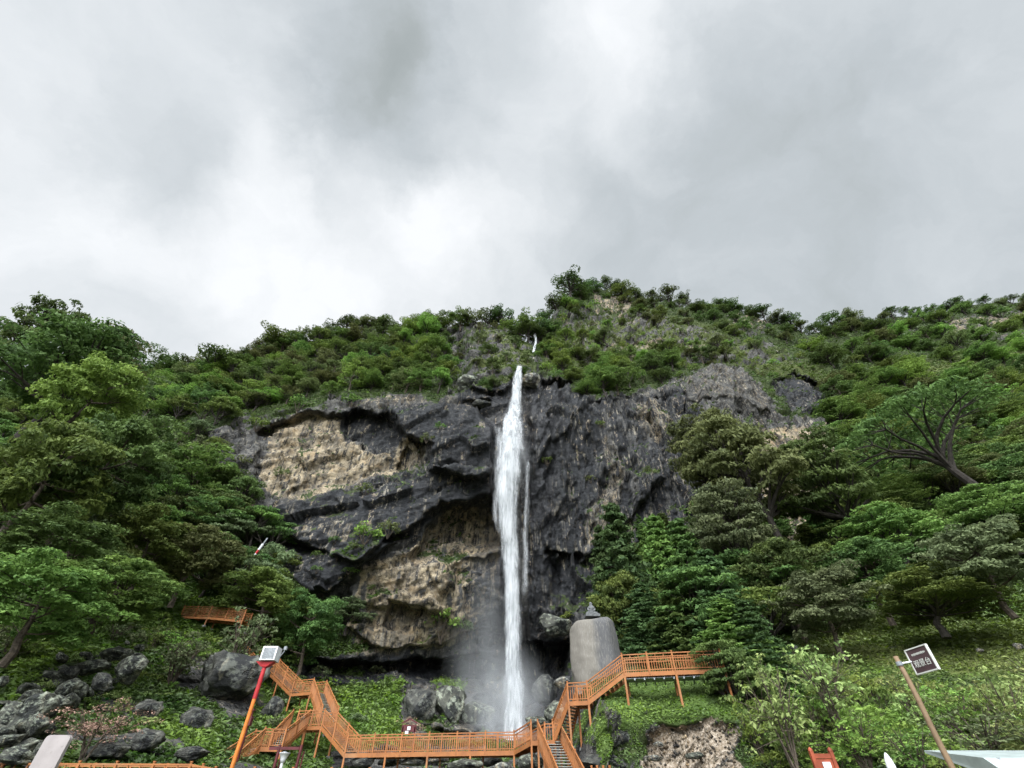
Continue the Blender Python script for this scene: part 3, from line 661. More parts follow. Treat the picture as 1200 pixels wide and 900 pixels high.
def tree_broad(seed, H=8, RW=3.6, clear=.25, nl=12, per=5, mat=None, size=.235, dens=34, trunkmat=None, bare=0):
    r_ = random.Random(seed); t_ = MB(); cl = []
    lean = Vector((r_.uniform(-.8, .8), r_.uniform(-.8, .8), 0))
    tp = [Vector((0, 0, -1.2))] + [Vector((0, 0, 0)) + lean * (k / 5) ** 1.5 + Vector((r_.uniform(-.2, .2), r_.uniform(-.2, .2), H * .8 * k / 5)) for k in range(6)]
    t_.tube(tp, [.3, .26, .22, .18, .13, .09, .05], 7)
    for i in range(nl):
        f = clear + (.97 - clear) * (i + .5) / nl; a = i * 2.4 + r_.uniform(-.5, .5)
        prof = math.sin(math.pi * (.18 + .72 * (f - clear) / (1 - clear))) ** .7
        L_ = RW * prof * r_.uniform(.65, 1.05); k = min(int(f * 5 / .8), 4)
        st_ = tp[1 + k].lerp(tp[2 + min(k, 4)], .3) if k < 5 else tp[-1]
        st_ = Vector((st_.x, st_.y, min(st_.z, H * .78)))
        en = Vector((st_.x + math.cos(a) * L_, st_.y + math.sin(a) * L_, H * f * 1.0))
        md = st_.lerp(en, .5) + Vector((0, 0, -.15)); t_.tube([st_, md, en], [.1, .07, .03], 5, False)
        for j in range(per):
            q = en + Vector((r_.gauss(0, .32) * RW * .55, r_.gauss(0, .32) * RW * .55, r_.gauss(0, .05) * H))
            if j and j < 3: t_.tube([md, q], [.05, .02], 4, False)
            s_ = r_.uniform(.55, 1.1) * RW * .25; cl.append((q.x, q.y, q.z, s_ * r_.uniform(.9, 1.4), s_ * r_.uniform(.9, 1.4), s_ * .66, r_.uniform(.1, .9)))
    for j in range(per):
        s_ = RW * .3; cl.append((lean.x + r_.gauss(0, .6), lean.y + r_.gauss(0, .6), H * r_.uniform(.86, .95), s_, s_, s_ * .6, r_.uniform(.3, 1)))
    return t_, cl, dict(dens=dens, size=size)
def tree_pads(seed, H=8, RW=4, tiers=4, clear=.35, size=.22, dens=46, top=True, per=4, thick=.26):
    """flat foliage pads on visible crooked limbs"""
    r_ = random.Random(seed); t_ = MB(); cl = []
    lean = Vector((r_.uniform(-1.1, 1.1), r_.uniform(-.5, .5), 0)); n = 7
    tp = [Vector((0, 0, -1.2))] + [lean * (k / n) + Vector((r_.uniform(-.22, .22), r_.uniform(-.22, .22), H * .86 * k / n)) for k in range(n + 1)]
    t_.tube(tp, [.34, .29, .25, .22, .18, .15, .11, .08, .05], 7)
    for ti in range(tiers):
        f = clear + (1 - clear) * (ti + .6) / tiers; rad = RW * (1 - .5 * ((f - clear) / (1 - clear)) ** 2.2) * r_.uniform(.8, 1.05)
        m_ = max(3, int(per * (1.5 if ti < tiers - 1 else 1.3)))
        for j in range(m_):
            a = j * 2 * math.pi / m_ + r_.uniform(-.5, .5) + ti * 1.1; L_ = rad * r_.uniform(.45, .95)
            k = f * .8 * n / .86; i0 = int(max(0, min(n - 1, k * .82))); st_ = tp[1 + i0]
            en = Vector((st_.x + math.cos(a) * L_, st_.y + math.sin(a) * L_, H * f + r_.uniform(-.04, .04) * H))
            md = st_.lerp(en, .55) + Vector((0, 0, r_.uniform(-.25, .05))); t_.tube([st_, md, en], [.12, .085, .035], 5, False)
            for u in range(3):
                q = en + Vector((r_.gauss(0, .2) * RW, r_.gauss(0, .2) * RW, r_.gauss(0, .018) * H)); t_.tube([md, md.lerp(q, .6) + Vector((0, 0, .1)), q], [.06, .04, .018], 4, False)
                s_ = RW * r_.uniform(.2, .36); cl.append((q.x, q.y, q.z, s_ * r_.uniform(.8, 1.3), s_ * r_.uniform(.8, 1.3), s_ * thick * r_.uniform(.8, 1.4), r_.uniform(.1, .95)))
    return t_, cl, dict(dens=dens, size=size, low=-.25)
def tree_umbrella(seed, H=8, RW=6):
    """a bare forking trunk under one wide shallow dome of foliage"""
    r_ = random.Random(seed); t_ = MB(); cl = []; fork = Vector((0, 0, H * .3)); top = Vector((-.3, 0, H * .5)); NL = 13
    t_.tube([(.9, 0, -1.6), (.5, 0, H * .1), fork, top], [.42, .34, .27, .2], 8); limbs = []
    dome = lambda x, y: H * (.98 - .24 * (x * x + y * y) / RW ** 2)
    for i in range(NL):
        a = 2 * math.pi * i / NL + r_.uniform(-.12, .12); L_ = RW * r_.uniform(.72, .95); st_ = fork.lerp(top, (i * 5 % NL) / NL); pts = [st_]
        for q in (.22, .45, .7, 1.0):
            x_, y_ = math.cos(a + r_.uniform(-.1, .1)) * L_ * q, math.sin(a + r_.uniform(-.1, .1)) * L_ * q
            pts.append(Vector((x_, y_, st_.z + (dome(x_, y_) - .5 - st_.z) * min(1, q ** .75) + r_.uniform(-.15, .15))))
        t_.tube(pts, [.15, .12, .09, .06, .03], 6, False); limbs.append((a, pts))
    n = 150
    for k in range(n):
        r0 = RW * math.sqrt((k + .5) / n); a = k * 2.39996; x_, y_ = r0 * math.cos(a) + r_.gauss(0, .15), r0 * math.sin(a) + r_.gauss(0, .15)
        if r_.random() < .16: continue
        z_ = dome(x_, y_) + r_.uniform(-.35, .12); la = min(limbs, key=lambda l: abs(math.remainder(l[0] - a, 2 * math.pi)))[1]; b0 = la[2 if r0 < RW * .5 else 3]
        if k % 2: t_.tube([b0, b0.lerp(Vector((x_, y_, z_)), .5) + Vector((r_.uniform(-.15, .15), 0, -.05)), (x_, y_, z_)], [.045, .03, .012], 4, False)
        s_ = r_.uniform(.4, .75); cl.append((x_, y_, z_, s_ * 1.2, s_ * 1.2, s_ * .42, r_.uniform(.2, 1)))
    return t_, cl, dict(dens=48, size=.19, low=-.3)
def tree_conifer(seed, H=9, RW=2.6, size=.17):
    r_ = random.Random(seed); t_ = MB(); cl = []
    t_.tube([(0, 0, -1), (0, 0, H * .3), (.05, 0, H * .65), (0, 0, H)], [.2, .16, .1, .02], 6); w = 15
    for i in range(w):
        f = .1 + .88 * i / (w - 1); rad = RW * (1 - f) ** .75 * r_.uniform(.85, 1.1) + .18; m_ = 7 if f < .6 else 5
        for j in range(m_):
            a = j * 2 * math.pi / m_ + i * .7 + r_.uniform(-.25, .25); L_ = rad * r_.uniform(.75, 1.1)
            c_, s_ = math.cos(a), math.sin(a); t_.tube([(0, 0, H * f), (c_ * L_, s_ * L_, H * f - .12 * L_)], [.04, .012], 4, False)
            for q in (.4, .68, .93):
                rr_ = .24 + .2 * rad * (1.15 - q); cl.append((c_ * L_ * q + r_.gauss(0, .1), s_ * L_ * q + r_.gauss(0, .1), H * f - .14 * L_ * q + r_.gauss(0, .08), rr_ * 1.15, rr_ * 1.15, rr_ * .5, r_.uniform(.1, .9)))
    cl.append((0, 0, H * .98, .16, .16, .5, .7)); return t_, cl, dict(dens=84, size=size, up=.25)
def tree_airy(seed, H=4, RW=2.2, size=.16, dens=30):
    r_ = random.Random(seed); t_ = MB(); cl = []
    for i in range(6):
        a = i * 1.05 + r_.uniform(-.3, .3); e_ = Vector((math.cos(a) * RW * .5, math.sin(a) * RW * .5, H * r_.uniform(.7, 1)))
        t_.tube([(r_.uniform(-.15, .15), r_.uniform(-.15, .15), -.5), e_ * .45 + Vector((0, 0, .3)), e_], [.06, .045, .015], 5, False)
        for j in range(11):
            f = r_.uniform(.3, 1.05); q = e_ * f + Vector((r_.gauss(0, .3) * RW, r_.gauss(0, .3) * RW, r_.gauss(0, .1) * H)); q.z = max(q.z, .15)
            t_.tube([e_ * (f * .7), q], [.022, .008], 3, False); s_ = r_.uniform(.22, .5); cl.append((q.x, q.y, q.z, s_, s_, s_ * .75, r_.uniform(.1, 1)))
    return t_, cl, dict(dens=dens, size=size)
def shrub(seed, H=2, RW=1.7, size=.2, dens=26):
    r_ = random.Random(seed); t_ = MB(); cl = []
    for i in range(5): t_.tube([(0, 0, -.5), (math.cos(i * 1.3) * RW * .5, math.sin(i * 1.3) * RW * .5, H * .7)], [.06, .02], 4, False)
    for i in range(24):
        a = r_.uniform(0, 6.28); d_ = RW * math.sqrt(r_.random()) * .8; z = H * (1 - .6 * (d_ / RW) ** 2) * r_.uniform(.35, .9)
        s_ = RW * r_.uniform(.16, .32); cl.append((math.cos(a) * d_, math.sin(a) * d_, z, s_, s_, s_ * .75, r_.uniform(.1, .9)))
    return t_, cl, dict(dens=dens, size=size)

FO = {'deep': foliage('deep_green_leaves', (0.050, 0.088, 0.024), (0.126, 0.193, 0.047), 1.0),
      'mid': foliage('mid_green_leaves', (0.072, 0.123, 0.027), (0.180, 0.259, 0.053), 1.0),
      'olive': foliage('olive_leaves', (0.078, 0.101, 0.033), (0.180, 0.209, 0.071), 1.0),
      'bright': foliage('bright_green_leaves', (0.106, 0.182, 0.030), (0.253, 0.362, 0.066), 1.0),
      'light': foliage('light_green_leaves', (0.157, 0.218, 0.066), (0.359, 0.426, 0.141), 1.0),
      'needle': foliage('blue_green_needles', (0.036, 0.073, 0.024), (0.090, 0.149, 0.046), 1.0),
      'grey': foliage('grey_green_leaves', (0.090, 0.127, 0.056), (0.198, 0.248, 0.112), 1.0),
      'brown': foliage('dry_brown_twigs', (0.176, 0.102, 0.078), (0.386, 0.231, 0.179), 1.0, trans=.1)}
TK = {}   # kind -> list of (trunk mesh, {colour: crown mesh}, H, RW)
def reg(kind, builder, seeds, cols_, H, RW, bark='bark', **kw):
    TK[kind] = []
    for s_ in seeds:
        t_, cl, k = builder(s_, H=H, RW=RW, **kw); tm = bpy.data.meshes.new('trunk'); tm.from_pydata([tuple(v_) for v_ in t_.V], [], t_.F); tm.materials.append(M[bark])
        dens = k.pop('dens'); size = k.pop('size'); base = crown_mesh('crown', cl, dens, size, s_, FO[cols_[0]], **k); cr = {cols_[0]: base}
        for c_ in cols_[1:]:
            m2 = base.copy(); m2.materials.clear(); m2.materials.append(FO[c_]); cr[c_] = m2
        cv = np.array([c[:3] for c in cl]); rw = np.percentile(np.hypot(cv[:, 0], cv[:, 1]), 92) + .3
        TK[kind].append((tm, cr, max(c[2] + c[5] for c in cl), rw))
allc = ['mid', 'deep', 'bright', 'olive', 'grey', 'light']
reg('broadleaf_tree', tree_broad, (1, 2, 3, 4, 5), allc, 8, 3.6)
reg('layered_tree', tree_pads, (11, 12, 13, 14), allc, 8, 4, 'darkbark')
reg('flat_crowned_tree', tree_pads, (21, 22, 23), allc, 7, 3.6, 'darkbark', tiers=2, clear=.6)
reg('umbrella_tree', tree_umbrella, (31,), ['deep', 'mid'], 8, 6, 'darkbark')
reg('conifer_tree', tree_conifer, (41, 42, 43), ['needle', 'deep', 'mid'], 9, 2.6, 'darkbark')
reg('young_tree', tree_airy, (51, 52, 53), ['light', 'bright', 'mid', 'grey'], 4, 2.2)
reg('shrub', shrub, (61, 62, 63, 64), allc + ['brown'], 2, 1.7)
reg('twiggy_bush', tree_airy, (91, 92), ['brown'], 3, 2.6, size=.085, dens=60)
reg('big_tree', tree_broad, (71, 72), allc, 8, 3.6, nl=18, per=7, size=.2, dens=52)
reg('big_layered_tree', tree_pads, (81, 82), allc, 8, 4, 'darkbark', tiers=5, size=.19, dens=64, clear=.3)

COUNT = {}
def tree(kind, col, loc, H, Wd, label, group=None, rz=None, nm=None, cat=None, tilt=0, parts=True):
    vs_ = TK[kind]; k = COUNT.get(kind, 0); COUNT[kind] = k + 1; tm, cr, h0, r0 = vs_[k % len(vs_)]
    nm = nm or {'big_tree': 'broadleaf_tree', 'big_layered_tree': 'layered_tree'}.get(kind, kind)
    root = thing(nm, loc, label, cat or ('shrub' if kind == 'shrub' else 'tree'), group, rz if rz is not None else random.uniform(0, 6.28))
    sx, sz = Wd / (2 * r0), H / h0; root.scale = (sx, sx, sz); root.rotation_euler.x = tilt * .5; root.rotation_euler.y = tilt
    a = link('trunk' if kind != 'shrub' else 'stems', tm, root); b = link('crown' if kind != 'shrub' else 'foliage', cr[col], root); return root
def tree_px(kind, col, px, base, top, wpx, label, group=None, Y=None, **k):
    Y = Y or Yat(px, base); loc = P(px, base, Y); Wd = .92 * wpx * camdepth((base + top) / 2, Y) / F; H = (Y - (.05 if kind == 'conifer_tree' else .33) * Wd) * rr(top) - Y * rr(base)
    return tree(kind, col, loc, H, Wd, label, group, **k)

# ---- trees one can single out --------------------------------------------------
tp_ = tree_px
tp_('big_layered_tree', 'deep', 34, 500, 368, 140, 'large dark layered tree rising above the left edge of the skyline', Y=50)
tp_('big_layered_tree', 'olive', 84, 475, 378, 70, 'drooping olive crown at the right end of the big left trees', Y=55)
tp_('big_tree', 'bright', 58, 520, 402, 100, 'bright green rounded tree in front of the dark layered trees on the far left', Y=47)
tp_('big_layered_tree', 'deep', -20, 460, 345, 80, 'tallest thin tree cut by the left edge of the photo', Y=52)
tp_('big_tree', 'deep', 66, 620, 470, 120, 'tall dark green tree below the bright crown on the far left', Y=46)
tp_('big_tree', 'mid', -6, 640, 480, 130, 'broad shadowy tree filling the left edge at mid height', Y=42)
tp_('big_tree', 'mid', 12, 765, 640, 150, 'big leafy tree at the left edge just above the lichened rocks', Y=37)
tp_('big_tree', 'mid', 105, 740, 640, 130, 'leafy tree beside the rock pile, with light green leaf clusters', Y=43)
tp_('big_tree', 'deep', 55, 690, 590, 130, 'dark rounded tree in the middle of the left thicket', Y=42)
tp_('big_tree', 'olive', 205, 700, 605, 100, 'olive rounded tree with dark hollows left of the striped pole', Y=58)
tp_('big_tree', 'mid', 150, 690, 590, 110, 'pale green tree directly left of the olive rounded tree', Y=54)
tp_('broadleaf_tree', 'mid', 215, 590, 505, 90, 'green tree covering the left border of the tan cliff', Y=74)
tp_('broadleaf_tree', 'deep', 250, 640, 575, 85, 'dark tree at the lower left corner of the grey cliff', Y=71)
tp_('flat_crowned_tree', 'mid', 288, 648, 590, 60, 'small tree with a bare dark trunk just left of the striped pole', Y=71)
tp_('big_tree', 'mid', 300, 745, 655, 105, 'round bushy green tree below the striped pole', Y=63)
tp_('big_tree', 'deep', 350, 785, 690, 75, 'dark green tree above the white lamp box', Y=66)
tp_('broadleaf_tree', 'mid', 310, 790, 735, 70, 'green tree just up the slope behind the white lamp box', Y=66)
tp_('young_tree', 'grey', 272, 790, 706, 80, 'pale feathery tree with dark branches over the big overhanging boulder', Y=56)
tp_('young_tree', 'grey', 200, 800, 730, 80, 'thin grey green tree left of the big overhanging boulder', Y=52)
tp_('layered_tree', 'grey', 405, 740, 700, 55, 'small tree against the foot of the pale cliff', Y=74)
tp_('flat_crowned_tree', 'deep', 243, 446, 408, 66, 'flat crowned dark tree standing out on the left skyline', Y=97)
tp_('umbrella_tree', 'deep', 1155, 588, 440, 190, 'large umbrella shaped tree with dark spreading branches on the right slope', Y=60, rz=0, tilt=-.12)
tp_('big_layered_tree', 'olive', 925, 650, 476, 120, 'tall olive grey tree with a leaning trunk in front of the right cliff', Y=58, tilt=-.1)
tp_('big_layered_tree', 'olive', 858, 600, 472, 95, 'olive tree with flat pads overlapping the right edge of the cliff', Y=62)
tp_('big_layered_tree', 'grey', 880, 690, 560, 95, 'lower olive grey tree with sparse pads below the tall leaning one', Y=57)
tp_('big_layered_tree', 'deep', 1015, 640, 500, 105, 'dark tree with a leaning bare trunk between the olive tree and the umbrella tree', Y=58, tilt=-.12)
tp_('big_layered_tree', 'mid', 1070, 670, 585, 100, 'dark green layered tree under the umbrella tree', Y=54)
tp_('big_layered_tree', 'mid', 1190, 640, 560, 100, 'dark tree cut by the right edge beside the umbrella tree', Y=52)
tp_('conifer_tree', 'needle', 752, 800, 586, 95, 'tallest pointed conifer against the right cliff', Y=58)
tp_('conifer_tree', 'needle', 722, 770, 612, 60, 'slender conifer just left of the tallest one', Y=60)
tp_('conifer_tree', 'mid', 800, 760, 600, 80, 'bright tipped conifer right of the tallest one', Y=60)
tp_('conifer_tree', 'deep', 835, 770, 605, 80, 'dark conifer at the foot of the olive trees', Y=58)
tp_('big_tree', 'mid', 742, 790, 660, 85, 'leafy tree rising behind the carved boulder with the statue', Y=56)
tp_('conifer_tree', 'needle', 770, 790, 680, 90, 'blue green conifer behind the left half of the upper walkway', Y=52)
tp_('conifer_tree', 'deep', 815, 800, 670, 110, 'wide conifer behind the right half of the upper walkway', Y=50)
tp_('big_layered_tree', 'needle' if 0 else 'deep', 886, 862, 742, 84, 'dark leaning pine with a thin trunk at the right end of the upper walkway', Y=37.5, tilt=-.16)
tp_('conifer_tree', 'needle', 912, 835, 700, 84, 'dark conifer just right of the leaning pine', Y=41)
tp_('conifer_tree', 'needle', 870, 800, 640, 110, 'blue dark conifer on the shaded slope above the leaning pine', Y=47)
tp_('big_tree', 'grey', 985, 760, 655, 110, 'pale grey green tree above the light shrubs right of the conifers', Y=44)
tp_('big_tree', 'deep', 940, 740, 620, 110, 'dark leafy tree below the tall olive grey tree', Y=52)
tp_('big_layered_tree', 'mid', 1105, 738, 662, 130, 'small spreading tree with a short bent trunk standing on the bright slope', Y=42, tilt=-.1)
tp_('big_tree', 'grey', 1180, 710, 600, 120, 'pale feathery tree at the right edge above the signboard', Y=39)
tp_('big_tree', 'deep', 1040, 720, 620, 110, 'dark green tree above the bright slope, left of the small spreading tree', Y=49)
tp_('young_tree', 'light', 928, 888, 755, 100, 'light green young tree with thin stems near the red bench back', Y=30)
tp_('young_tree', 'light', 985, 850, 742, 105, 'light green bushy young tree left of the sign pole', Y=32)
tp_('young_tree', 'bright', 1020, 905, 822, 105, 'yellow green young tree directly above the red chair back', Y=27)
tp_('young_tree', 'mid', 1085, 915, 835, 95, 'mid green young tree growing around the sign pole', Y=26)
tp_('young_tree', 'grey', 1170, 900, 822, 120, 'grey green young tree above the white roof corner', Y=25)
tp_('young_tree', 'bright', 1135, 930, 868, 60, 'bright leafy sprout at the foot of the sign pole', Y=18)
tp_('twiggy_bush', 'brown', 100, 884, 812, 110, 'dry reddish brown bush among the rocks', Y=33, nm='dry_bush')
tp_('twiggy_bush', 'brown', 480, 866, 838, 36, 'small reddish brown bush behind the long orange walkway', Y=60, nm='dry_bush')

# ---- the mass of trees and shrubs, each an individual --------------------------
placed = []
MK = {
 'ridge': [(200, 'at its left end'), (270, 'over the grey cliff corner'), (340, 'above the alcove left end'), (420, 'above the alcove roof'), (470, 'above the smooth slab'), (510, 'left of the rock dome'), (560, 'on the rock dome left side'), (622, 'on the rock dome'),
           (660, 'just right of the fall lip'), (700, 'on the highest top'), (760, 'right of the highest top'), (820, 'at the middle'), (880, 'toward the saddle'), (945, 'next to the saddle'), (1020, 'right of the saddle'), (1090, 'right of the saddle slope'), (1150, 'above the umbrella tree'), (1400, 'by the right edge')],
 'left': [(20, 'at the left edge'), (80, 'under the far left crowns'), (140, 'right of the far left crowns'), (200, 'below the left ridge'), (260, 'by the grey cliff corner'), (400, 'under the grey cliff corner')],
 'low': [(40, 'at the left edge'), (110, 'over the big lichened boulder'), (170, 'over the rock pile top'), (240, 'left of the overhanging boulder'), (400, 'by the white lamp box')],
 'right': [(890, 'next to the conifers'), (960, 'under the tall olive tree'), (1040, 'left of the umbrella trunk'), (1120, 'under the umbrella trunk'), (1400, 'by the right edge')],
 'bank': [(940, 'by the leaning pine foot'), (1000, 'behind the red notice stand'), (1060, 'left of the sign pole'), (1120, 'behind the sign board'), (1400, 'behind the white roof')],
 'grove': [(750, 'beside the carved boulder'), (800, 'over the walkway middle'), (850, 'over the walkway end'), (1000, 'above the leaning pine')],
 'cliff': [(400, 'left side'), (440, 'middle'), (600, 'right side')], 'green': [(370, 'at its left'), (420, 'in its middle'), (600, 'at its right')]}
def side_word(px, z='ridge'):
    for a, w_ in MK[z]:
        if px < a: return w_
    return MK[z][-1][1]
WORD = {'mid': 'green', 'deep': 'dark green', 'bright': 'bright green', 'olive': 'olive', 'grey': 'grey green', 'light': 'light green', 'needle': 'blue green'}
KW = {'broadleaf_tree': 'rounded tree', 'layered_tree': 'layered tree', 'flat_crowned_tree': 'flat crowned tree', 'conifer_tree': 'conifer', 'young_tree': 'young tree', 'shrub': 'shrub'}
def inpoly(poly, x, y): return float(sdist(poly, np.array([x]), np.array([y]))[0]) > 0
def scatter(poly, kinds, cls_, hr, wr, sp, group, where, seed, limit=400, avoid=(), z='ridge'):
    r_ = random.Random(seed); xs = [p[0] for p in poly]; ys = [p[1] for p in poly]; pts = []; tries = 0
    while tries < 6000 and len(pts) < limit:
        tries += 1; x = r_.uniform(min(xs), max(xs)); y = r_.uniform(min(ys), max(ys))
        if not inpoly(poly, x, y) or any(inpoly(a, x, y) for a in avoid): continue
        if any((x - a) ** 2 + ((y - b) * 1.5) ** 2 < sp * sp for a, b in pts): continue
        pts.append((x, y))
    for x, y in pts:
        if y < float(skyline(x)) + 2: y = float(skyline(x)) + 2
        g = ground_at(x, y); kd = r_.choice(kinds); cc = r_.choice(cls_); h = r_.uniform(*hr); w_ = r_.uniform(*wr)
        if kd == 'shrub': h *= .5; w_ *= .7
        lab = f'{"taller" if h > sum(hr) / 2 else "smaller"} {WORD[cc]} {KW[kd]} {where}, {side_word(x, z)}'
        tree(kd, cc, g + Vector((0, 0, -.3)), h, w_, lab, f'{group}: {WORD[cc]} {KW[kd]}s {side_word(x, z)}')
    return len(pts)
T3 = ['broadleaf_tree', 'layered_tree', 'flat_crowned_tree']
# skyline rows
r_ = random.Random(5); x = 128; ns = 0
while x < 1250:
    base = float(skyline(x)) + r_.uniform(-1, 5)
    if x < 620: h = r_.uniform(5, 9.5)
    elif x < 720: h = r_.uniform(7, 12)
    elif x < 940: h = r_.uniform(4.5, 9)
    else: h = r_.uniform(5, 9.5)
    g = ground_at(x, base); kd = r_.choice(['layered_tree', 'flat_crowned_tree', 'broadleaf_tree', 'flat_crowned_tree']); cc = r_.choice(['deep', 'deep', 'mid', 'olive'])
    tree(kd, cc, g + Vector((0, 0, -.5)), h, h * r_.uniform(.95, 1.5), f'{"tall" if h > 6 else "small"} {WORD[cc]} {KW[kd]} against the sky, {side_word(x)}', f'trees outlined on the skyline: {WORD[cc]} {KW[kd]}s {side_word(x)}')
    x += r_.uniform(9, 20) if x < 940 else r_.uniform(13, 24)
ROCKY = [[(500, 395), (540, 380), (570, 378), (612, 396), (624, 445), (600, 470), (535, 470), (515, 440)]]
PEAKROCK = [[(645, 376), (720, 366), (775, 378), (800, 392), (900, 410), (940, 432), (830, 430), (760, 424), (700, 408), (640, 400)], [(800, 440), (860, 422), (905, 450), (975, 450), (975, 490), (905, 480)]]
nn_ = 0
nn_ += scatter([(-60, 480), (130, 455), (250, 492), (245, 560), (295, 640), (330, 700), (290, 740), (150, 660), (120, 640), (-60, 640)], T3, ['mid', 'deep', 'deep', 'grey'], (5, 9), (5.5, 8.5), 26, 'trees on the left slope', 'on the left slope', 101, z='left')
nn_ += scatter([(130, 448), (300, 412), (400, 394), (500, 392), (510, 420), (535, 440), (520, 462), (455, 458), (385, 466), (290, 484), (250, 500), (130, 480)], T3, ['mid', 'deep', 'mid', 'bright', 'olive'], (4, 8.5), (5, 9), 15, 'trees on the left ridge', 'on the left ridge', 102, 130, z='ridge')
nn_ += scatter([(632, 404), (655, 360), (690, 342), (712, 350), (690, 366), (665, 384), (650, 420), (700, 424), (800, 424), (868, 424), (840, 428), (800, 442), (735, 462), (690, 464), (655, 446), (628, 436)], T3 + ['shrub'], ['mid', 'bright', 'deep', 'mid'], (4, 8.5), (5, 9), 14, 'trees on the central hill', 'on the central hill', 103, 90, z='ridge')
nn_ += scatter([(720, 352), (800, 360), (930, 382), (930, 408), (850, 394), (760, 374)], T3 + ['shrub'], ['deep', 'mid', 'olive'], (4, 7.5), (5, 8), 15, 'trees under the central ridge', 'under the central ridge', 104, 50, z='ridge')
nn_ += scatter([(945, 394), (1080, 376), (1270, 350), (1270, 600), (1120, 600), (1000, 640), (985, 490), (975, 450)], T3 + ['layered_tree', 'layered_tree'], ['deep', 'mid', 'olive', 'mid', 'bright', 'deep'], (5, 9), (7, 12), 19, 'trees on the right hillside', 'on the right hillside', 105, 150, z='ridge')
nn_ += scatter([(880, 415), (960, 430), (985, 450), (900, 445), (820, 425)], ['shrub'], ['mid', 'olive'], (2.5, 4), (4, 6), 16, 'shrubs on the grassy shoulder', 'on the grassy shoulder', 106, z='ridge')
nn_ += scatter([(830, 620), (990, 640), (1270, 600), (1270, 670), (1160, 680), (1000, 705), (930, 760), (880, 820), (840, 800)], T3 + ['conifer_tree'], ['deep', 'mid', 'deep'], (6, 9), (6, 9), 34, 'trees on the lower right slope', 'on the lower right', 107, z='right')
nn_ += scatter([(715, 660), (740, 640), (850, 640), (880, 700), (880, 770), (800, 770), (730, 770)], ['conifer_tree', 'conifer_tree', 'broadleaf_tree'], ['deep', 'mid'], (6, 9), (4.5, 6.5), 27, 'trees between the statue and the leaning pine', 'in the grove', 108, z='grove')
nn_ += scatter([(890, 800), (960, 790), (1010, 815), (1200, 820), (1270, 830), (1270, 905), (890, 905)], ['shrub', 'shrub', 'young_tree'], ['bright', 'bright', 'light', 'mid'], (2.0, 4.0), (2.6, 4.2), 20, 'shrubs on the near right bank', 'on the right bank', 109, z='bank')
nn_ += scatter([(0, 780), (60, 775), (170, 760), (215, 790), (180, 850), (120, 835), (0, 830)], ['shrub'], ['bright', 'mid', 'light'], (1.2, 2.4), (1.8, 3.4), 20, 'low plants between the left rocks', 'among the left rocks', 113, 40, z='low')
nn_ += scatter([(505, 396), (560, 382), (612, 396), (622, 430), (600, 462), (540, 460), (520, 440)], ['shrub', 'flat_crowned_tree', 'broadleaf_tree'], ['mid', 'deep', 'olive'], (2.5, 5.5), (3, 5.5), 18, 'trees on the rock dome', 'on the rock dome', 114, 26)
nn_ += scatter([(-60, 740), (60, 730), (160, 690), (210, 700), (330, 750), (360, 790), (300, 780), (200, 770), (110, 745), (-60, 790)], ['shrub', 'shrub', 'young_tree'], ['mid', 'bright', 'grey'], (2.5, 4.5), (3, 5), 24, 'shrubs above the left rocks', 'on the lower left', 110, avoid=[[(200, 690), (300, 700), (300, 755), (205, 750)]], z='low')
nn_ += scatter([(395, 770), (470, 800), (470, 850), (330, 870), (310, 820)], ['shrub'], ['bright', 'mid', 'grey'], (1.6, 3), (2.5, 4.5), 24, 'shrubs on the green bank', 'on the green bank', 111, 18, z='green')
nn_ += scatter([(360, 640), (470, 625), (480, 640), (420, 655), (440, 700), (380, 745), (350, 700)], ['shrub'], ['mid', 'olive', 'deep'], (1.5, 2.8), (2, 4), 26, 'shrubs on the cliff ledges', 'on a cliff ledge', 112, 16, z='cliff')
for k, (px, py, w_, c_) in enumerate([(428, 636, 40, 'bright'), (455, 628, 30, 'olive'), (515, 742, 50, 'bright'), (540, 738, 30, 'deep'), (425, 575, 26, 'olive'), (500, 518, 18, 'olive'), (515, 502, 14, 'mid'), (702, 500, 14, 'mid'),
                                      (640, 540, 16, 'mid'), (690, 565, 14, 'olive'), (760, 560, 20, 'olive'), (820, 600, 34, 'mid'), (668, 722, 22, 'bright'), (712, 716, 26, 'bright'), (330, 560, 22, 'olive'), (300, 500, 30, 'mid'), (350, 480, 30, 'mid'), (410, 472, 26, 'mid'), (280, 545, 24, 'olive')]):
    g = ground_at(px, py); w2 = w_ * camdepth(py, g.y) / F
    tree('shrub', c_, g + Vector((0, -.3, -.4)), w2 * .6, w2, f'{WORD[c_]} shrub on the {"left" if px < 600 else "right"} cliff, ' + ['low on the dark slab', 'right of the low slab shrub', 'on the grassy ledge over the dark cave', 'right end of the cave ledge', 'on top of the dark slab', 'on the smooth bulge', 'above the smooth bulge shrub', 'beside the tall pale streak', 'close to the falling water', 'in the middle of the face', 'beneath the tall rock corner', 'beside the bright conifer', 'left of the statue', 'right of the statue', 'under the tan alcove', 'at the top left corner', 'over the alcove left end', 'over the alcove roof', 'beside the grey blocks'][k])
print('TREES', COUNT, nn_)

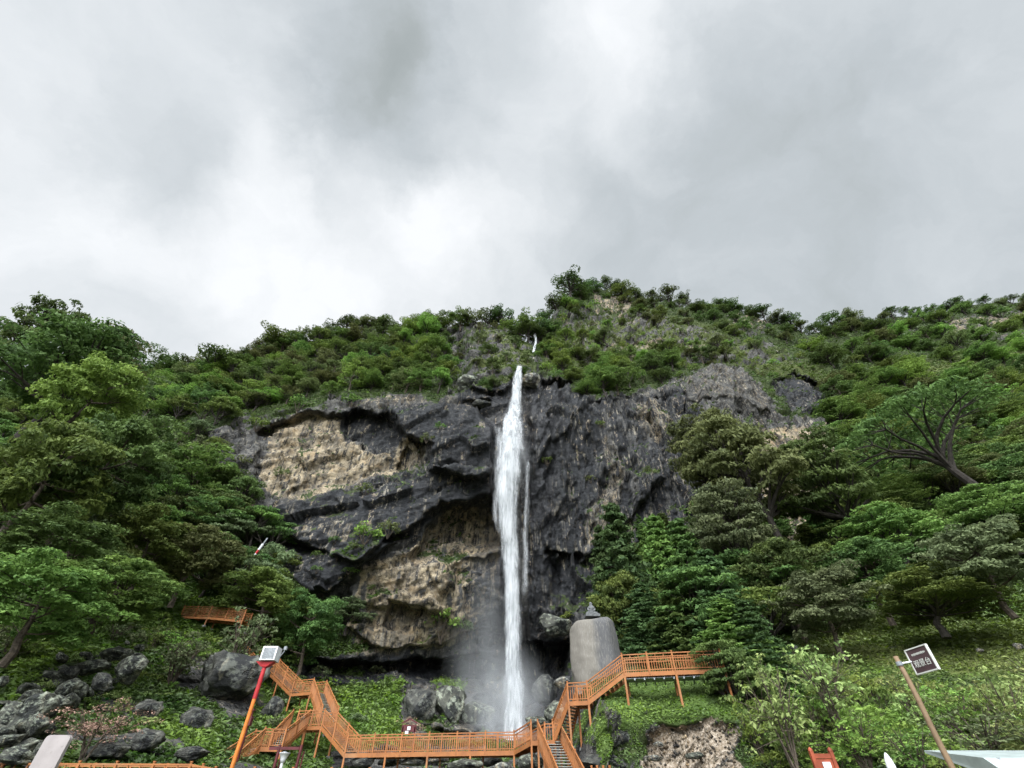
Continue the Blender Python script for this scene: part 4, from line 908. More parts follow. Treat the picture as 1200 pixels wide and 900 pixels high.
# ---- ground cover: grasses, ferns and creepers over the slopes -----------------
def cover(name, poly, n, size, seed, colf, thr=.5):
    r2 = np.random.default_rng(seed); I = r2.integers(2, NR - 2, n * 3); J = r2.integers(1, len(cols) - 1, n * 3)
    # even over the slope area: weight by column spacing
    wcol = np.gradient(cols); J = r2.choice(len(cols), n * 3, p=wcol / wcol.sum()); J = np.clip(J, 1, len(cols) - 2)
    px, py = PX[I, J], PY[I, J]; ok = (sdist(poly, px, py) > 0) & (veg[I, J] + r2.normal(0, .12, n * 3) > thr); I, J = I[ok][:n], J[ok][:n]
    a = r2.random((len(I), 1)); b = r2.random((len(I), 1)); p = G[I, J] * (1 - a - b + a * b) + G[I, J + 1] * a * (1 - b) + G[I + 1, J] * b * (1 - a) + G[I + 1, J + 1] * a * b
    m = len(p); dist = np.linalg.norm(p, axis=1, keepdims=True); s = size * (dist / 60) ** .7 * r2.uniform(.5, 1.5, (m, 1))
    nn = nrm[I, J] * np.sign((nrm[I, J] * -p).sum(1, keepdims=True)) * .5 + r2.normal(size=(m, 3)) * .45 + np.array([0, 0, .6]); nn /= np.linalg.norm(nn, axis=1, keepdims=True)
    tv = np.cross(nn, r2.normal(size=(m, 3))); tv /= np.linalg.norm(tv, axis=1, keepdims=True); bt = np.cross(nn, tv)
    cl_ = fbm(p / 2.2, 3, 150)[:, None]; up = np.array([0, 0, 1.]) * s * (.35 + .9 * np.clip(cl_ + .3, 0, 1)); c = p + up
    V = np.stack([c - tv * s * .8, c + bt * s * .34, c + tv * s * .8 - nn * s * .25, c - bt * s * .34], 1).reshape(-1, 3)
    k = np.clip(colf(I, J, fbm(p / 6, 3, 151)) + r2.normal(0, .08, m)[:, None] * .3, 0, 1); K = np.repeat(k, 4, 0)
    me = mesh_np(name, V, np.arange(len(V)).reshape(-1, 4), M['cover']); cattr(me, 'leafcol', K); return tag(link(name, me), kind='stuff')
cm = Mat('ground_cover_leaves', .75, .2); cc_ = cm.att('leafcol', True); cm.col(cc_)
tr = cm.N.new('ShaderNodeBsdfTranslucent'); cm.L.new(cc_, tr.inputs[0]); mx = cm.N.new('ShaderNodeMixShader'); mx.inputs[0].default_value = .25
cm.L.new(cm.b.outputs[0], mx.inputs[1]); cm.L.new(tr.outputs[0], mx.inputs[2]); cm.L.new(mx.outputs[0], cm.out.inputs[0]); M['cover'] = cm.m
def colf(I, J, nz_):
    l = lush[I, J][:, None]; y = yel[I, J][:, None]; q = np.clip(nz_[:, None] * .9 + .5, 0, 1)
    base = 1.45 * (np.array([0.034, 0.060, 0.017]) * (1 - q) + np.array([0.081, 0.121, 0.034]) * q)
    lu = np.array([.085, .15, .03]) * (1 - q) + np.array([.19, .27, .06]) * q; ye = np.array([0.103, 0.138, 0.034]) * (1 - q) + np.array([0.201, 0.218, 0.069]) * q
    c = base * (1 - l) + lu * l; return c * (1 - y * .7) + ye * y * .7
# low clumps on the summit slope
nn_ += scatter([(640, 372), (720, 362), (800, 380), (940, 420), (900, 430), (800, 424), (640, 426)], ['shrub', 'shrub', 'flat_crowned_tree'], ['mid', 'bright', 'olive'], (3, 6), (4.5, 8), 13, 'low growth on the summit slope', 'on the summit slope', 115, 100)
cover('undergrowth', [(-260, 420), (260, 400), (260, 560), (360, 700), (620, 380), (620, 960), (-260, 960)], 120000, .3, 1, colf)
cover('grass', [(150, 640), (640, 730), (700, 780), (960, 760), (1460, 700), (1460, 960), (150, 960)], 120000, .17, 2, colf)
cover('hillside_scrub', [(100, 460), (300, 380), (620, 370), (700, 330), (1200, 330), (1460, 300), (1460, 760), (700, 760), (600, 480), (300, 500)], 210000, .24, 3, colf)
# ================================================================ BOULDERS
import bmesh
def boulder_mesh(seed, mat, sub=4, chis=.35, flat=0.):
    bm = bmesh.new(); bmesh.ops.create_icosphere(bm, subdivisions=sub, radius=1)
    V = np.array([v.co[:] for v in bm.verts]); r2 = np.random.default_rng(seed)
    for _ in range(9):      # broad cleaved faces
        n = r2.normal(size=3); n /= np.linalg.norm(n); c = r2.uniform(.55, .85); d = V @ n
        V = np.where((d > c)[:, None], V - np.outer(d - c, n) * .9, V)
    f, _e = facet(V * 2.2 + seed, 300 + seed); V *= (1 + chis * .22 * f + .08 * fbm(V * 3 + seed, 4, 310))[:, None]
    for v, c in zip(bm.verts, V): v.co = c
    me = bpy.data.meshes.new('boulder'); bm.to_mesh(me); bm.free(); me.materials.append(mat)
    me.polygons.foreach_set('use_smooth', [True] * len(me.polygons)); return me
def boulder(px, py, wpx, hpx, Y, mat, label, seed, group=None, rz=0, depth=None, nm='boulder', tilt=0, sub=4):
    cd = camdepth(py, Y); w_ = wpx * cd / F / 2; top, bot = py - hpx / 2, py + hpx / 2; h = Y * (rr(top) - rr(bot)) / 2
    o = link(nm, boulder_mesh(seed, M[mat], sub), None, P(px, py, Y)); o.scale = (w_ * 1.12, (depth or (w_ + h) / 2), h * 1.12); o.rotation_euler = (0, tilt, rz)
    return tag(o, label, 'boulder', group)
boulder(270, 798, 80, 66, 54, 'darkboulder', 'huge dark overhanging boulder left of the white lamp box', 1, sub=5)
boulder(175, 832, 34, 26, 44, 'darkboulder', 'smooth dark grey boulder left of the huge overhanging one', 2)
boulder(232, 845, 36, 34, 46, 'darkboulder', 'dark boulder at the top left of the lower stair', 3)
boulder(35, 838, 46, 44, 34, 'boulder', 'big lichened grey boulder at the lower left', 4, tilt=-.5, sub=5)
boulder(42, 852, 28, 26, 32.5, 'boulder', 'flat faced greenish boulder beneath the big lichened one', 5, tilt=.3)
boulder(138, 766, 32, 18, 45, 'boulder', 'lichened boulder at the top of the left rock pile', 6)
boulder(162, 760, 12, 9, 46, 'boulder', 'small pale rock at the right end of the pile top', 7)
boulder(106, 783, 34, 18, 43, 'boulder', 'grey boulder below and left of the pile top', 8, tilt=-.2)
boulder(80, 788, 20, 16, 42, 'darkboulder', 'dark boulder at the left end of the upper rock row', 9)
boulder(152, 785, 34, 30, 43, 'boulder', 'mossy boulder in the middle of the rock pile', 10)
boulder(80, 806, 26, 22, 40, 'boulder', 'mottled boulder above the big lichened one', 11)
boulder(120, 800, 24, 18, 41, 'darkboulder', 'dark leaning rock in the rock pile centre', 12, tilt=.5)
boulder(70, 822, 24, 16, 37, 'boulder', 'pale mottled rock above the dry brown bush', 13)
boulder(12, 868, 34, 18, 31, 'boulder', 'broken pale slab at the far lower left', 14, tilt=-.2)
boulder(20, 885, 44, 20, 30, 'boulder', 'grey layered slab above the left handrail', 15, tilt=.15)
boulder(52, 880, 24, 22, 30.8, 'boulder', 'pale angular rock behind the pale leaning panel', 16)
boulder(2, 800, 12, 14, 36, 'boulder', 'small boulder at the left edge in the grass', 17)
boulder(128, 880, 44, 26, 34, 'darkboulder', 'dark low boulder beneath the dry brown bush', 18)
boulder(170, 868, 36, 28, 37, 'darkboulder', 'mossy low boulder left of the lower stair', 19)
boulder(225, 884, 36, 16, 37, 'darkboulder', 'flat grey rock at the foot of the lower stair', 20)
boulder(318, 835, 24, 34, 55, 'darkboulder', 'dark rock in the shadow right of the orange pole', 21)
boulder(492, 826, 36, 44, 70, 'darkboulder', 'slanting grey rock slab above the long walkway', 22, tilt=.5)
boulder(525, 830, 40, 50, 73, 'boulder', 'pointed brown grey rock left of the waterfall foot', 23, tilt=.3)
boulder(556, 838, 44, 44, 76, 'boulder', 'wet brown rock at the waterfall foot', 24)
boulder(640, 812, 28, 36, 76, 'darkboulder', 'wet rock just right of the waterfall foot', 25)
boulder(655, 838, 30, 30, 64, 'boulder', 'round brown rock left of the right stair', 26)
boulder(660, 800, 26, 14, 70, 'palerock', 'pale flat rock left of the carved boulder foot', 27)
boulder(626, 846, 26, 18, 62, 'boulder', 'small brown rock behind the walkway landing', 28)
boulder(650, 732, 40, 24, 78, 'boulder', 'brown layered rock shelf left of the statue', 29, tilt=.1)
boulder(600, 440 + 8, 0.1, .1, 90, 'darkboulder', 'x', 30).name = 'zz_remove'
bpy.data.objects.remove(bpy.data.objects['zz_remove'])
boulder(550, 452, 28, 16, 82, 'boulder', 'rounded grey boulder on the slope left of the waterfall lip', 31)
boulder(622, 446, 26, 14, 82, 'palerock', 'pale block beside the waterfall lip', 32, tilt=.1)
boulder(565, 474, 22, 8, 80.5, 'darkboulder', 'flat wet rock left of the upper fall', 33)
boulder(722, 866, 44, 34, 38, 'darkboulder', 'pointed dark rock sticking out of the right grass bank', 34, tilt=-.4)
boulder(700, 893, 56, 22, 37.5, 'darkboulder', 'dark rock in the hollow beneath the right bank', 35)
for k, (px, py, w_, h_, Y, mt, lb) in enumerate([(487, 893, 34, 12, 46, 'palerock', 'white flat rock under the middle of the long walkway'), (515, 890, 26, 10, 48, 'palerock', 'white curved rock under the long walkway'), (455, 890, 30, 16, 48, 'boulder', 'grey rock under the left part of the long walkway'),
                                 (427, 892, 28, 18, 46, 'darkboulder', 'dark rock under the left end of the long walkway'), (545, 896, 36, 16, 44, 'boulder', 'round rock under the right part of the long walkway'), (575, 892, 26, 12, 47, 'darkboulder', 'wet rock in the stream under the walkway'),
                                 (620, 893, 30, 20, 42, 'boulder', 'mossy brown rock beside the front stair'), (590, 899, 24, 12, 42, 'palerock', 'pale rock in the stream by the front stair'), (765, 888, 20, 10, 35.5, 'palerock', 'pale stone on the bare earth patch'), (815, 886, 22, 9, 35.5, 'boulder', 'grey stone at the right of the bare earth patch'),
                                 (772, 872, 12, 6, 37, 'palerock', 'small pale stone in the centre of the earth patch'), (1148, 762, 8, 5, 40, 'palerock', 'small white stone on the bright slope near the right edge'), (1193, 757, 9, 9, 38, 'palerock', 'white stone at the right edge of the slope'), (932, 760, 8, 6, 44, 'boulder', 'small stone below the pale grey green tree')]):
    boulder(px, py, w_, h_, Y, mt, lb, 50 + k, sub=3)
M['gravel'] = rock_material('loose_bank_stones', False, (1.1, 1.0, .9), .5, .0, lichen=.2)
rr2 = random.Random(12); me_s = [boulder_mesh(80 + k, M['boulder'], 3) for k in range(4)]; nb = 0
PILE = [(-10, 858), (0, 835), (40, 815), (70, 780), (110, 762), (165, 755), (172, 775), (150, 800), (120, 812), (96, 830), (60, 860), (60, 892), (-10, 895)]
while nb < 46:
    px, py = rr2.uniform(-10, 175), rr2.uniform(755, 895)
    if not inpoly(PILE, px, py): continue
    g = ground_at(px, py); s_ = rr2.uniform(.25, .8); o = link('boulder', me_s[nb % 4], None, g + Vector((0, -.35 - s_ * .3, .15 + s_ * .35))); o.scale = (s_ * rr2.uniform(.9, 1.5), s_, s_ * rr2.uniform(.5, .95)); o.rotation_euler = (rr2.uniform(-.5, .5), rr2.uniform(-.5, .5), rr2.uniform(0, 6))
    z_ = 'upper part' if py < 800 else 'lower part'
    tag(o, f'{"small" if s_ < .42 else "medium"} loose grey rock in the {z_} of the left rock pile', 'rock', f'loose rocks, {z_} of the left pile, {"small" if s_ < .42 else "medium"}'); nb += 1
# loose stones of the bare bank: too many to count
r2 = np.random.default_rng(4); V = []; Fc = []; n0 = 0
for k in range(420):
    px, py = r2.uniform(750, 868), r2.uniform(846, 915); g = ground_at(px, py); ii, jj = near_idx(px, py)
    if soil[ii, jj] < .4: continue
    g = Vector(G[ii, jj]); s = r2.uniform(.04, .12) * (1.8 if r2.random() < .1 else 1)
    c = np.array(g) + np.array([0, -.1, 0]); o8 = np.array([(1, 0, 0), (-1, 0, 0), (0, 1, 0), (0, -1, 0), (0, 0, 1), (0, 0, -1)]) * s * r2.uniform(.6, 1.2, (6, 1)) + r2.normal(0, s * .2, (6, 3))
    V.append(o8 + c); Fc.append(np.array([(0, 2, 4), (2, 1, 4), (1, 3, 4), (3, 0, 4), (2, 0, 5), (1, 2, 5), (3, 1, 5), (0, 3, 5)]) + n0); n0 += 6
tag(link('gravel', mesh_np('gravel', np.concatenate(V), np.concatenate(Fc), M['gravel'])), kind='stuff')

# carved boulder with the seated statue
cm_ = Mat('hewn_granite', .85, .25); v = cm_.coord('Object'); n1 = cm_.noise(v, 1.3, 6, .6); n2 = cm_.noise(v, 9, 5, .6)
n3 = cm_.noise(cm_.coord('Object', (1.6, 1.6, .12)), 1.5, 4)
sep = cm_.N.new('ShaderNodeSeparateXYZ'); cm_.L.new(v, sep.inputs[0])
c_ = cm_.mix(cm_.ss(cm_.math('ADD', sep.outputs[0], cm_.math('MULTIPLY', n1, .5)), -.35, .55), (.17, .155, .135), (.088, .087, .09))
c_ = cm_.mix(cm_.ss(n3, .5, .62, 0, .5), c_, (.16, .145, .13)); c_ = cm_.mix(cm_.ss(n2, .55, .72, 0, .4), c_, (.08, .08, .08))
c_ = cm_.mix(cm_.ss(cm_.noise(cm_.coord('Object', (6, 6, .4)), 3, 3), .55, .62, 0, .4), c_, (.3, .28, .25))
cm_.col(c_); cm_.bump(cm_.math('ADD', n1, cm_.math('MULTIPLY', n2, .4)), .6, .08); M['granite'] = cm_.m
def tub(Y=51):
    prof = [(728, 6), (729, 16), (731, 22), (736, 26), (745, 28.5), (760, 30), (775, 31), (790, 30), (815, 29)]
    b0 = P(697, 815, Y); n = 40; V = []; 
    for j in range(40):
        py = 728 + (815 - 728) * (j / 39) ** 1.3; hw = np.interp(py, [p[0] for p in prof], [p[1] for p in prof]); z = Y * rr(py); w_ = hw * camdepth(py, Y) / F
        for k in range(n):
            a = 2 * math.pi * k / n; x_, y_ = math.cos(a), math.sin(a); sq = 1 / (abs(x_) ** 4.5 + abs(y_) ** 4.5) ** (1 / 4.5); V.append((x_ * w_ * sq * .96, y_ * w_ * .8 * sq, z - b0.z + .25 * x_ * sq * (1 if py < 731 else .3)))
    V = np.array(V); q = V / 2.2; V[:, :2] *= (1 + .16 * fbm(q * .8, 4, 400) + .03 * facet(V / 1.8, 401)[0])[:, None]
    for nv, cf in (((-.8, -.6, .02), .90), ((.75, -.65, .05), .94), ((-.1, -.99, .06), .80), ((.98, .1, .1), .98), ((-.9, .2, .02), .98)):
        nv = np.array(nv) / np.linalg.norm(nv); d_ = (V - np.array([0, 0, 2.2])) @ nv; mx_ = 2.45 * cf; V = np.where((d_ > mx_)[:, None], V - np.outer(d_ - mx_, nv) * .85, V)
    V += (.10 * fbm(V / .7, 4, 402)[:, None] * np.array([1, 1, .4]))
    ix = np.arange(40 * n).reshape(40, n); nx = np.roll(ix, -1, 1); Fq_ = np.stack([ix[:-1].ravel(), nx[:-1].ravel(), nx[1:].ravel(), ix[1:].ravel()], 1)
    me = mesh_np('carved_boulder', V, Fq_, M['granite'], True)
    o = link('carved_boulder', me, None, (P(697, 760, Y).x, Y, b0.z)); tag(o, 'tall smooth boulder, tan left and grey right, carrying a small statue', 'boulder')
    return o, Y * rr(728)
cb, ztop = tub()
# seated statue: crossed legs, robe, head, on a stepped plinth
M['stone'] = paint('carved_grey_stone', (.15, .155, .16), .85, .45, 6)
st = thing('statue', (cb.location.x - .05, 50.2, ztop + .12), 'small grey stone statue of a seated cross legged figure on top of the carved boulder', 'statue')
b = MB(); b.box((0, 0, .16), 1.75, 1.2, .3, Matrix.Rotation(.1, 3, 'Z')); b.box((0, 0, .36), 1.5, 1.0, .1); b.build('plinth', M['stone'], st)
def skin(name, verts, edges, rad, mat, parent, sub=2):
    me = bpy.data.meshes.new(name); me.from_pydata(verts, edges, []); o = bpy.data.objects.new(name, me); C.objects.link(o)
    sm = o.modifiers.new('s', 'SKIN'); o.modifiers.new('u', 'SUBSURF').levels = sub
    for i, r in enumerate(rad): me.skin_vertices[0].data[i].radius = (r, r) if not isinstance(r, tuple) else r
    me.skin_vertices[0].data[0].use_root = True
    dg = bpy.context.evaluated_depsgraph_get(); m2 = bpy.data.meshes.new_from_object(o.evaluated_get(dg)); bpy.data.objects.remove(o)
    m2.materials.clear(); m2.materials.append(mat); m2.polygons.foreach_set('use_smooth', [True] * len(m2.polygons)); return link(name, m2, parent)
skin('figure', [(0, 0, .72), (0, 0, .95), (0, 0, 1.25), (0, -.02, 1.52), (0, -.03, 1.66), (0, -.04, 1.88), (0, -.02, 2.08), (.3, -.03, 1.36), (.42, -.08, 1.08), (.18, -.34, .92), (-.3, -.03, 1.36), (-.42, -.08, 1.08), (-.18, -.34, .92),
                (.3, -.05, .66), (.66, -.3, .62), (.1, -.52, .6), (-.3, -.05, .66), (-.66, -.3, .62), (-.1, -.5, .66)],
     [(0, 1), (1, 2), (2, 3), (3, 4), (4, 5), (5, 6), (3, 7), (7, 8), (8, 9), (3, 10), (10, 11), (11, 12), (0, 13), (13, 14), (14, 15), (0, 16), (16, 17), (17, 18)],
     [.36, .36, .40, .28, .15, .25, .15, .17, .16, .1, .17, .16, .1, .26, .22, .16, .26, .22, .16], M['stone'], st).location = (0, 0, -.22); st.scale = (.85, .85, .8)

# ================================================================ ORANGE WALKWAYS
WOOD = M['orange']
def offset_path(pts, d):
    out = []
    for i, p in enumerate(pts):
        n = Vector((0, 0, 0))
        for a, b in ((i - 1, i), (i, i + 1)):
            if a >= 0 and b < len(pts):
                e = pts[b] - pts[a]; e.z = 0
                if e.length > 1e-3: e.normalize(); n += Vector((-e.y, e.x, 0))
        n.normalize()
        if 0 < i < len(pts) - 1:
            e = pts[i + 1] - pts[i]; e.z = 0; e.normalize(); c = max(.45, n.dot(Vector((-e.y, e.x, 0)))); n /= c
        out.append(p + n * d)
    return out
def walkway(name, label, pts, width=1.6, group=None, rail_h=1.12, legs=True, sides=(1, -1), gap=.17, spacing=2.3, open_ends=True, cat='walkway', skip=(), leg_depth=4.5, post_h=.14):
    pts = [Vector(p) for p in pts]; base = Vector((pts[0].x, pts[0].y, pts[0].z)); root = thing(name, base, label, cat, group); off = base
    deck, stairs, beam = MB(), MB(), MB(); nstair = 0
    L_, R_ = offset_path(pts, width / 2), offset_path(pts, -width / 2)
    for i in range(len(pts) - 1):
        a, b = pts[i], pts[i + 1]; e = b - a; hl = math.hypot(e.x, e.y); slope = abs(e.z) / max(hl, .01)
        la, lb, ra, rb = L_[i], L_[i + 1], R_[i], R_[i + 1]
        for p, q in ((la, lb), (ra, rb)):
            beam.bar(p + Vector((0, 0, -.14)), q + Vector((0, 0, -.14)), .08, .26)
        if slope > .16:
            n = max(2, int(abs(e.z) / .17))
            stairs = MB()
            for k in range(n):
                f = (k + .5) / n; p, q = la.lerp(lb, f), ra.lerp(rb, f); stairs.bar(p.lerp(q, .04), q.lerp(p, .04), .30, .045, up=(0, 0, 1))
            stairs.build('stair_treads', M['tread'], root, off=off)
        else:
            n = max(1, int(hl / .16))
            for k in range(n):
                f = (k + .5) / n; p, q = la.lerp(lb, f), ra.lerp(rb, f); deck.bar(p + Vector((0, 0, -.02)), q + Vector((0, 0, -.02)), .14, .04)
            for k in range(int(hl / 1.2)):
                f = (k + .5) / max(1, int(hl / 1.2)); p, q = la.lerp(lb, f), ra.lerp(rb, f); beam.bar(p + Vector((0, 0, -.16)), q + Vector((0, 0, -.16)), .07, .16)
    if deck.V: deck.build('deck', WOOD, root, off=off)
    beam.build('frame_beams', WOOD, root, off=off)
    pm = MB(); pm.box((0, 0, rail_h / 2 - .1), .11, .11, rail_h + .2 + .0); pm.box((0, 0, rail_h + post_h * .35), .085, .085, post_h * .7); pm.box((0, 0, rail_h + post_h * .8), .12, .12, post_h * .35)
    pme = None; npost = 0
    for s_, line in ((1, L_), (-1, R_)):
        if s_ not in sides: continue
        for i in range(len(line) - 1):
            if (i, s_) in skip: continue
            a, b = line[i], line[i + 1]; e = b - a; ln = e.length; up = Vector((0, 0, 1)); n = max(1, round(ln / spacing)); rl = MB()
            for h, w2, h2 in ((rail_h, .09, .07), (rail_h - .2, .06, .055), (.12, .06, .06)): rl.bar(a + up * h, b + up * h, w2, h2)
            m = int(ln / gap)
            for k in range(1, m):
                p = a.lerp(b, k / m); rl.bar(p + up * .12, p + up * (rail_h - .2), .042, .042)
            for k in range(n):           # short struts above the balusters
                for q in (.33, .66):
                    p = a.lerp(b, (k + q) / n); rl.bar(p + up * (rail_h - .2), p + up * rail_h, .05, .05)
            rl.build('railing', WOOD, root, off=off)
            for k in range(n + 1):
                if k == n and i < len(line) - 2 and (i + 1, s_) not in skip: continue
                p = a.lerp(b, k / n)
                if pme is None: po = pm.build('railing_post', WOOD, root); pme = po.data
                else: po = link('railing_post', pme, root)
                po.location = p - off; npost += 1
    if legs:
        for i in range(len(pts) - 1):
            a, b = pts[i], pts[i + 1]; n = max(1, round((b - a).length / (spacing * 1.5)))
            for k in range(n + 1):
                if k == n and i < len(pts) - 2: continue
                for line in (L_, R_):
                    p = line[i].lerp(line[i + 1], k / n); zg = drop(p.x, p.y, p.z - .3); zg = max(min(zg, p.z - .6), p.z - leg_depth) - .1
                    lg = MB(); lg.bar(p + Vector((0, 0, -.2)), Vector((p.x, p.y, zg)), .13, .13, up=(0, 1, 0)); lo = lg.build('support_post', WOOD, root, off=off)
                    ft = MB(); ft.box(Vector((p.x, p.y, zg + .05)) - off, .34, .34, .2); ft.build('footing', M['concrete'], lo)
    return root
G1 = 'orange timber walkways of the waterfall trail'
M1 = P(366, 853, 50); M1b = P(384, 855, 49.5); BR0 = P(412, 884, 46.5); BR1 = P(610, 884, 44.5); L1a = P(631, 869, 42); L1b = P(652, 869, 41.5)
L1c = (L1a + L1b) / 2; L1a.z = L1b.z = L1c.z; M1b.z = M1.z; BR1.z = BR0.z
walkway('wooden_walkway', 'long level orange walkway passing in front of the waterfall foot', [P(352, 853, 50.2), M1b, BR0, BR1, L1a, L1b + Vector((.1, 0, 0))], 1.5, G1, leg_depth=3.2, skip=((4, -1),))
U0 = P(672, 824, 40.5); U1 = P(692, 823, 40.2); U1.z = U0.z; U2 = P(733, 791, 39); U3 = P(790, 787, 38.3); U3.z = U2.z; U4 = P(846, 785, 37.8); U4.z = U2.z
walkway('wooden_walkway', 'orange walkway climbing right of the waterfall to a level end in the pine', [L1b + Vector((.35, .2, 0)), U0, U1, U2, U3, U4], 1.5, G1, leg_depth=2.6)
S1 = L1c + Vector((.1, -.5, 0)); S2 = P(651, 884, 39.6); S3 = P(661, 908, 37.0)
walkway('wooden_staircase', 'grey stepped stair with orange rails coming down towards the viewer', [S1, S1.lerp(S3, .5), S3, S3 + (S3 - S1) * .6], 1.6, G1, leg_depth=2, cat='staircase')
N2a = P(322, 877, 45.5); N2b = P(299, 877, 45.2); N2b.z = N2a.z; N3 = P(262, 905, 42.6)
walkway('wooden_staircase', 'lower left orange stair with grey treads, behind the orange lamp pole', [M1 + Vector((-1.0, -.8, 0)), N2a, N2b, N3, N3 + (N3 - N2b) * .5], 1.5, G1, leg_depth=2.6, cat='staircase')
K1 = P(384, 846, 51.5); K2 = P(372, 812, 57); K3 = P(348, 812, 58); K3.z = K2.z; K4 = P(318, 785, 60.5); K5 = P(307, 784, 61.5); K5.z = K4.z; K6 = P(289, 767, 64)
walkway('wooden_staircase', 'upper left orange stair zigzagging up behind the white lamp box', [K1, K2, K3, K4, K5, K6], 1.5, G1, leg_depth=2.2, cat='staircase')
walkway('wooden_walkway', 'short piece of orange railing above the bushes high on the left', [P(216, 724, 62), P(248, 725, 61.5), P(288, 729, 61)], 1.5, G1, leg_depth=1.0, sides=(1, -1))
# nearest handrail along the bottom edge
zt = 30 * rr(894.5)
fz = zt - 1.25
walkway('handrail_fence', 'nearest orange handrail running along the bottom edge from the left', [P(-70, 894, 30.5).xy.to_3d() + Vector((0, 0, fz + .12)), P(232, 894, 31).xy.to_3d() + Vector((0, 0, fz + .1)), P(262, 894, 31).xy.to_3d() + Vector((0, 0, fz - .1)), P(480, 898, 31.5).xy.to_3d() + Vector((0, 0, fz - .13))], 1.3, G1, rail_h=1.12, spacing=1.9, legs=False, cat='railing')
walkway('handrail_fence', 'small piece of orange handrail at the bottom edge right of the front stair', [P(680, 900, 33).xy.to_3d() + Vector((0, 0, 33 * rr(897) - 1.25)), P(700, 900, 30).xy.to_3d() + Vector((0, 0, 30 * rr(897) - 1.25))], 1.3, G1, sides=(1,), spacing=1.1, legs=False, cat='railing')
# grey steel joists under the upper walkway
js = thing('steel_joists', U2, 'row of grey steel joists under the upper right walkway', 'joists'); 
for k in range(9):
    p = U2.lerp(U4, .08 + k * .1); b = MB(); b.bar(Vector((-.1, -.75, -.42)), Vector((.35, .8, -.5)), .1, .14); o = b.build('joist', M['steel'], js); o.location = p - U2
b = MB(); b.bar(Vector((0, 0, -.36)) + U2, Vector((0, 0, -.36)) + U4, 1.35, .04); b.build('steel_sheet', M['steel'], js, off=U2)

# ================================================================ SMALL THINGS
# orange lamp pole with the white box
Yp = 20.0; zb, ztp = -1.7, Yp * rr(788); xx = P(312, 776, Yp).x
lp = thing('lamp_pole', (xx, Yp, zb), 'leaning looking orange pole with a red bracket and a white box on top', 'lamp pole')
M['orangepaint'] = paint('orange_painted_steel', (.62, .19, .035), .45, .3)
b = MB(); b.tube([(0, 0, 0), (0, 0, ztp - zb)], [.078, .062], 14); b.build('pole', M['orangepaint'], lp)
zr = Yp * rr(800) - zb; zq = Yp * rr(776) - zb
b = MB(); b.tube([(0, 0, zr - .5), (0, 0, zr + .55)], [.075, .075], 14); b.add([(-.1, -.1, zr + .5), (.1, -.1, zr + .5), (.1, .1, zr + .5), (-.1, .1, zr + .5), (-.34, -.12, zq), (.34, -.12, zq), (.34, .12, zq), (-.34, .12, zq)], [(0, 1, 5, 4), (1, 2, 6, 5), (2, 3, 7, 6), (3, 0, 4, 7), (4, 5, 6, 7)]); b.build('bracket', M['red'], lp)
# white box, 3 px of frame around a ribbed grey panel
cx = P(318, 766, Yp).x - xx; z0, z1 = Yp * rr(775) - zb, Yp * rr(759) - zb; wv = 17 * camdepth(767, Yp) / F
b = MB(); b.box((cx, 0, (z0 + z1) / 2), wv, .45, z1 - z0); bx_ = b.build('lamp_box', M['white'], lp)
b = MB()
for k in range(9): b.box((cx - wv * .36 + k * wv * .09, -.235, (z0 + z1) / 2), wv * .055, .03, (z1 - z0) * .78)
b.build('panel_ribs', M['steel'], bx_)
b = MB(); b.tube([(cx + wv * .55, .1, z0 + .15), (cx + wv * .75, .1, z0 + .35), (cx + wv * .8, .1, z1 - .02)], [.02, .02, .02], 6); b.box((cx + wv * .8, .1, z1), .1, .1, .12); b.build('aerial', M['steel'], lp)
# maroon posts behind it
mp = thing('maroon_post', (P(287, 860, 36).x, 36, 0), 'dark maroon post right behind the orange pole', 'post'); b = MB()
b.tube([(0, 0, 36 * rr(893)), (0, 0, 36 * rr(832))], [.12, .1], 8); b.build('shaft', M['maroon'], mp); b = MB(); b.box((.02, 0, 36 * rr(832)), .26, .26, .08); b.box((0, 0, 36 * rr(845)), .34, .34, .5); b.build('collar', M['maroon'], mp)
# maroon frame with a pale cone loudspeaker
mf = thing('maroon_gate', (P(336, 900, 24).x, 24, 0), 'maroon gate like frame below the left walkway at the bottom edge', 'gate'); b = MB(); x0 = P(336, 900, 24).x
for px in (321, 347):
    dx = P(px, 900, 24).x - x0; b.tube([(dx, 0, -1.7), (dx, 0, 24 * rr(873))], [.07, .06], 8); b.tube([(dx + .12, .1, -1.7), (dx + .12, .1, 24 * rr(880))], [.03, .03], 6)
b.build('uprights', M['maroon'], mf); b = MB(); b.bar((P(316, 877, 24).x - x0, 0, 24 * rr(877)), (P(351, 877, 24).x - x0, 0, 24 * rr(877)), .08, .1); b.build('crossbar', M['maroon'], mf)
sp_ = thing('loudspeaker', (P(331, 893, 23).x, 23, 23 * rr(900)), 'pale grey horn loudspeaker on a white post within the maroon frame', 'loudspeaker'); b = MB()
b.lathe([(0, .16), (.08, .16), (.1, .26), (.2, .46), (.215, .46), (.2, .44), (.06, .3)], n=18); b.build('horn', M['white'], sp_, smooth=True); b = MB(); b.tube([(0, 0, -3), (0, 0, .2)], [.05, .05], 8); b.build('stem', M['white'], sp_); b = MB(); b.tube([(0, 0, .3), (0, -.0, .5)], [.06, .07], 8); b.build('driver', M['steel'], sp_)
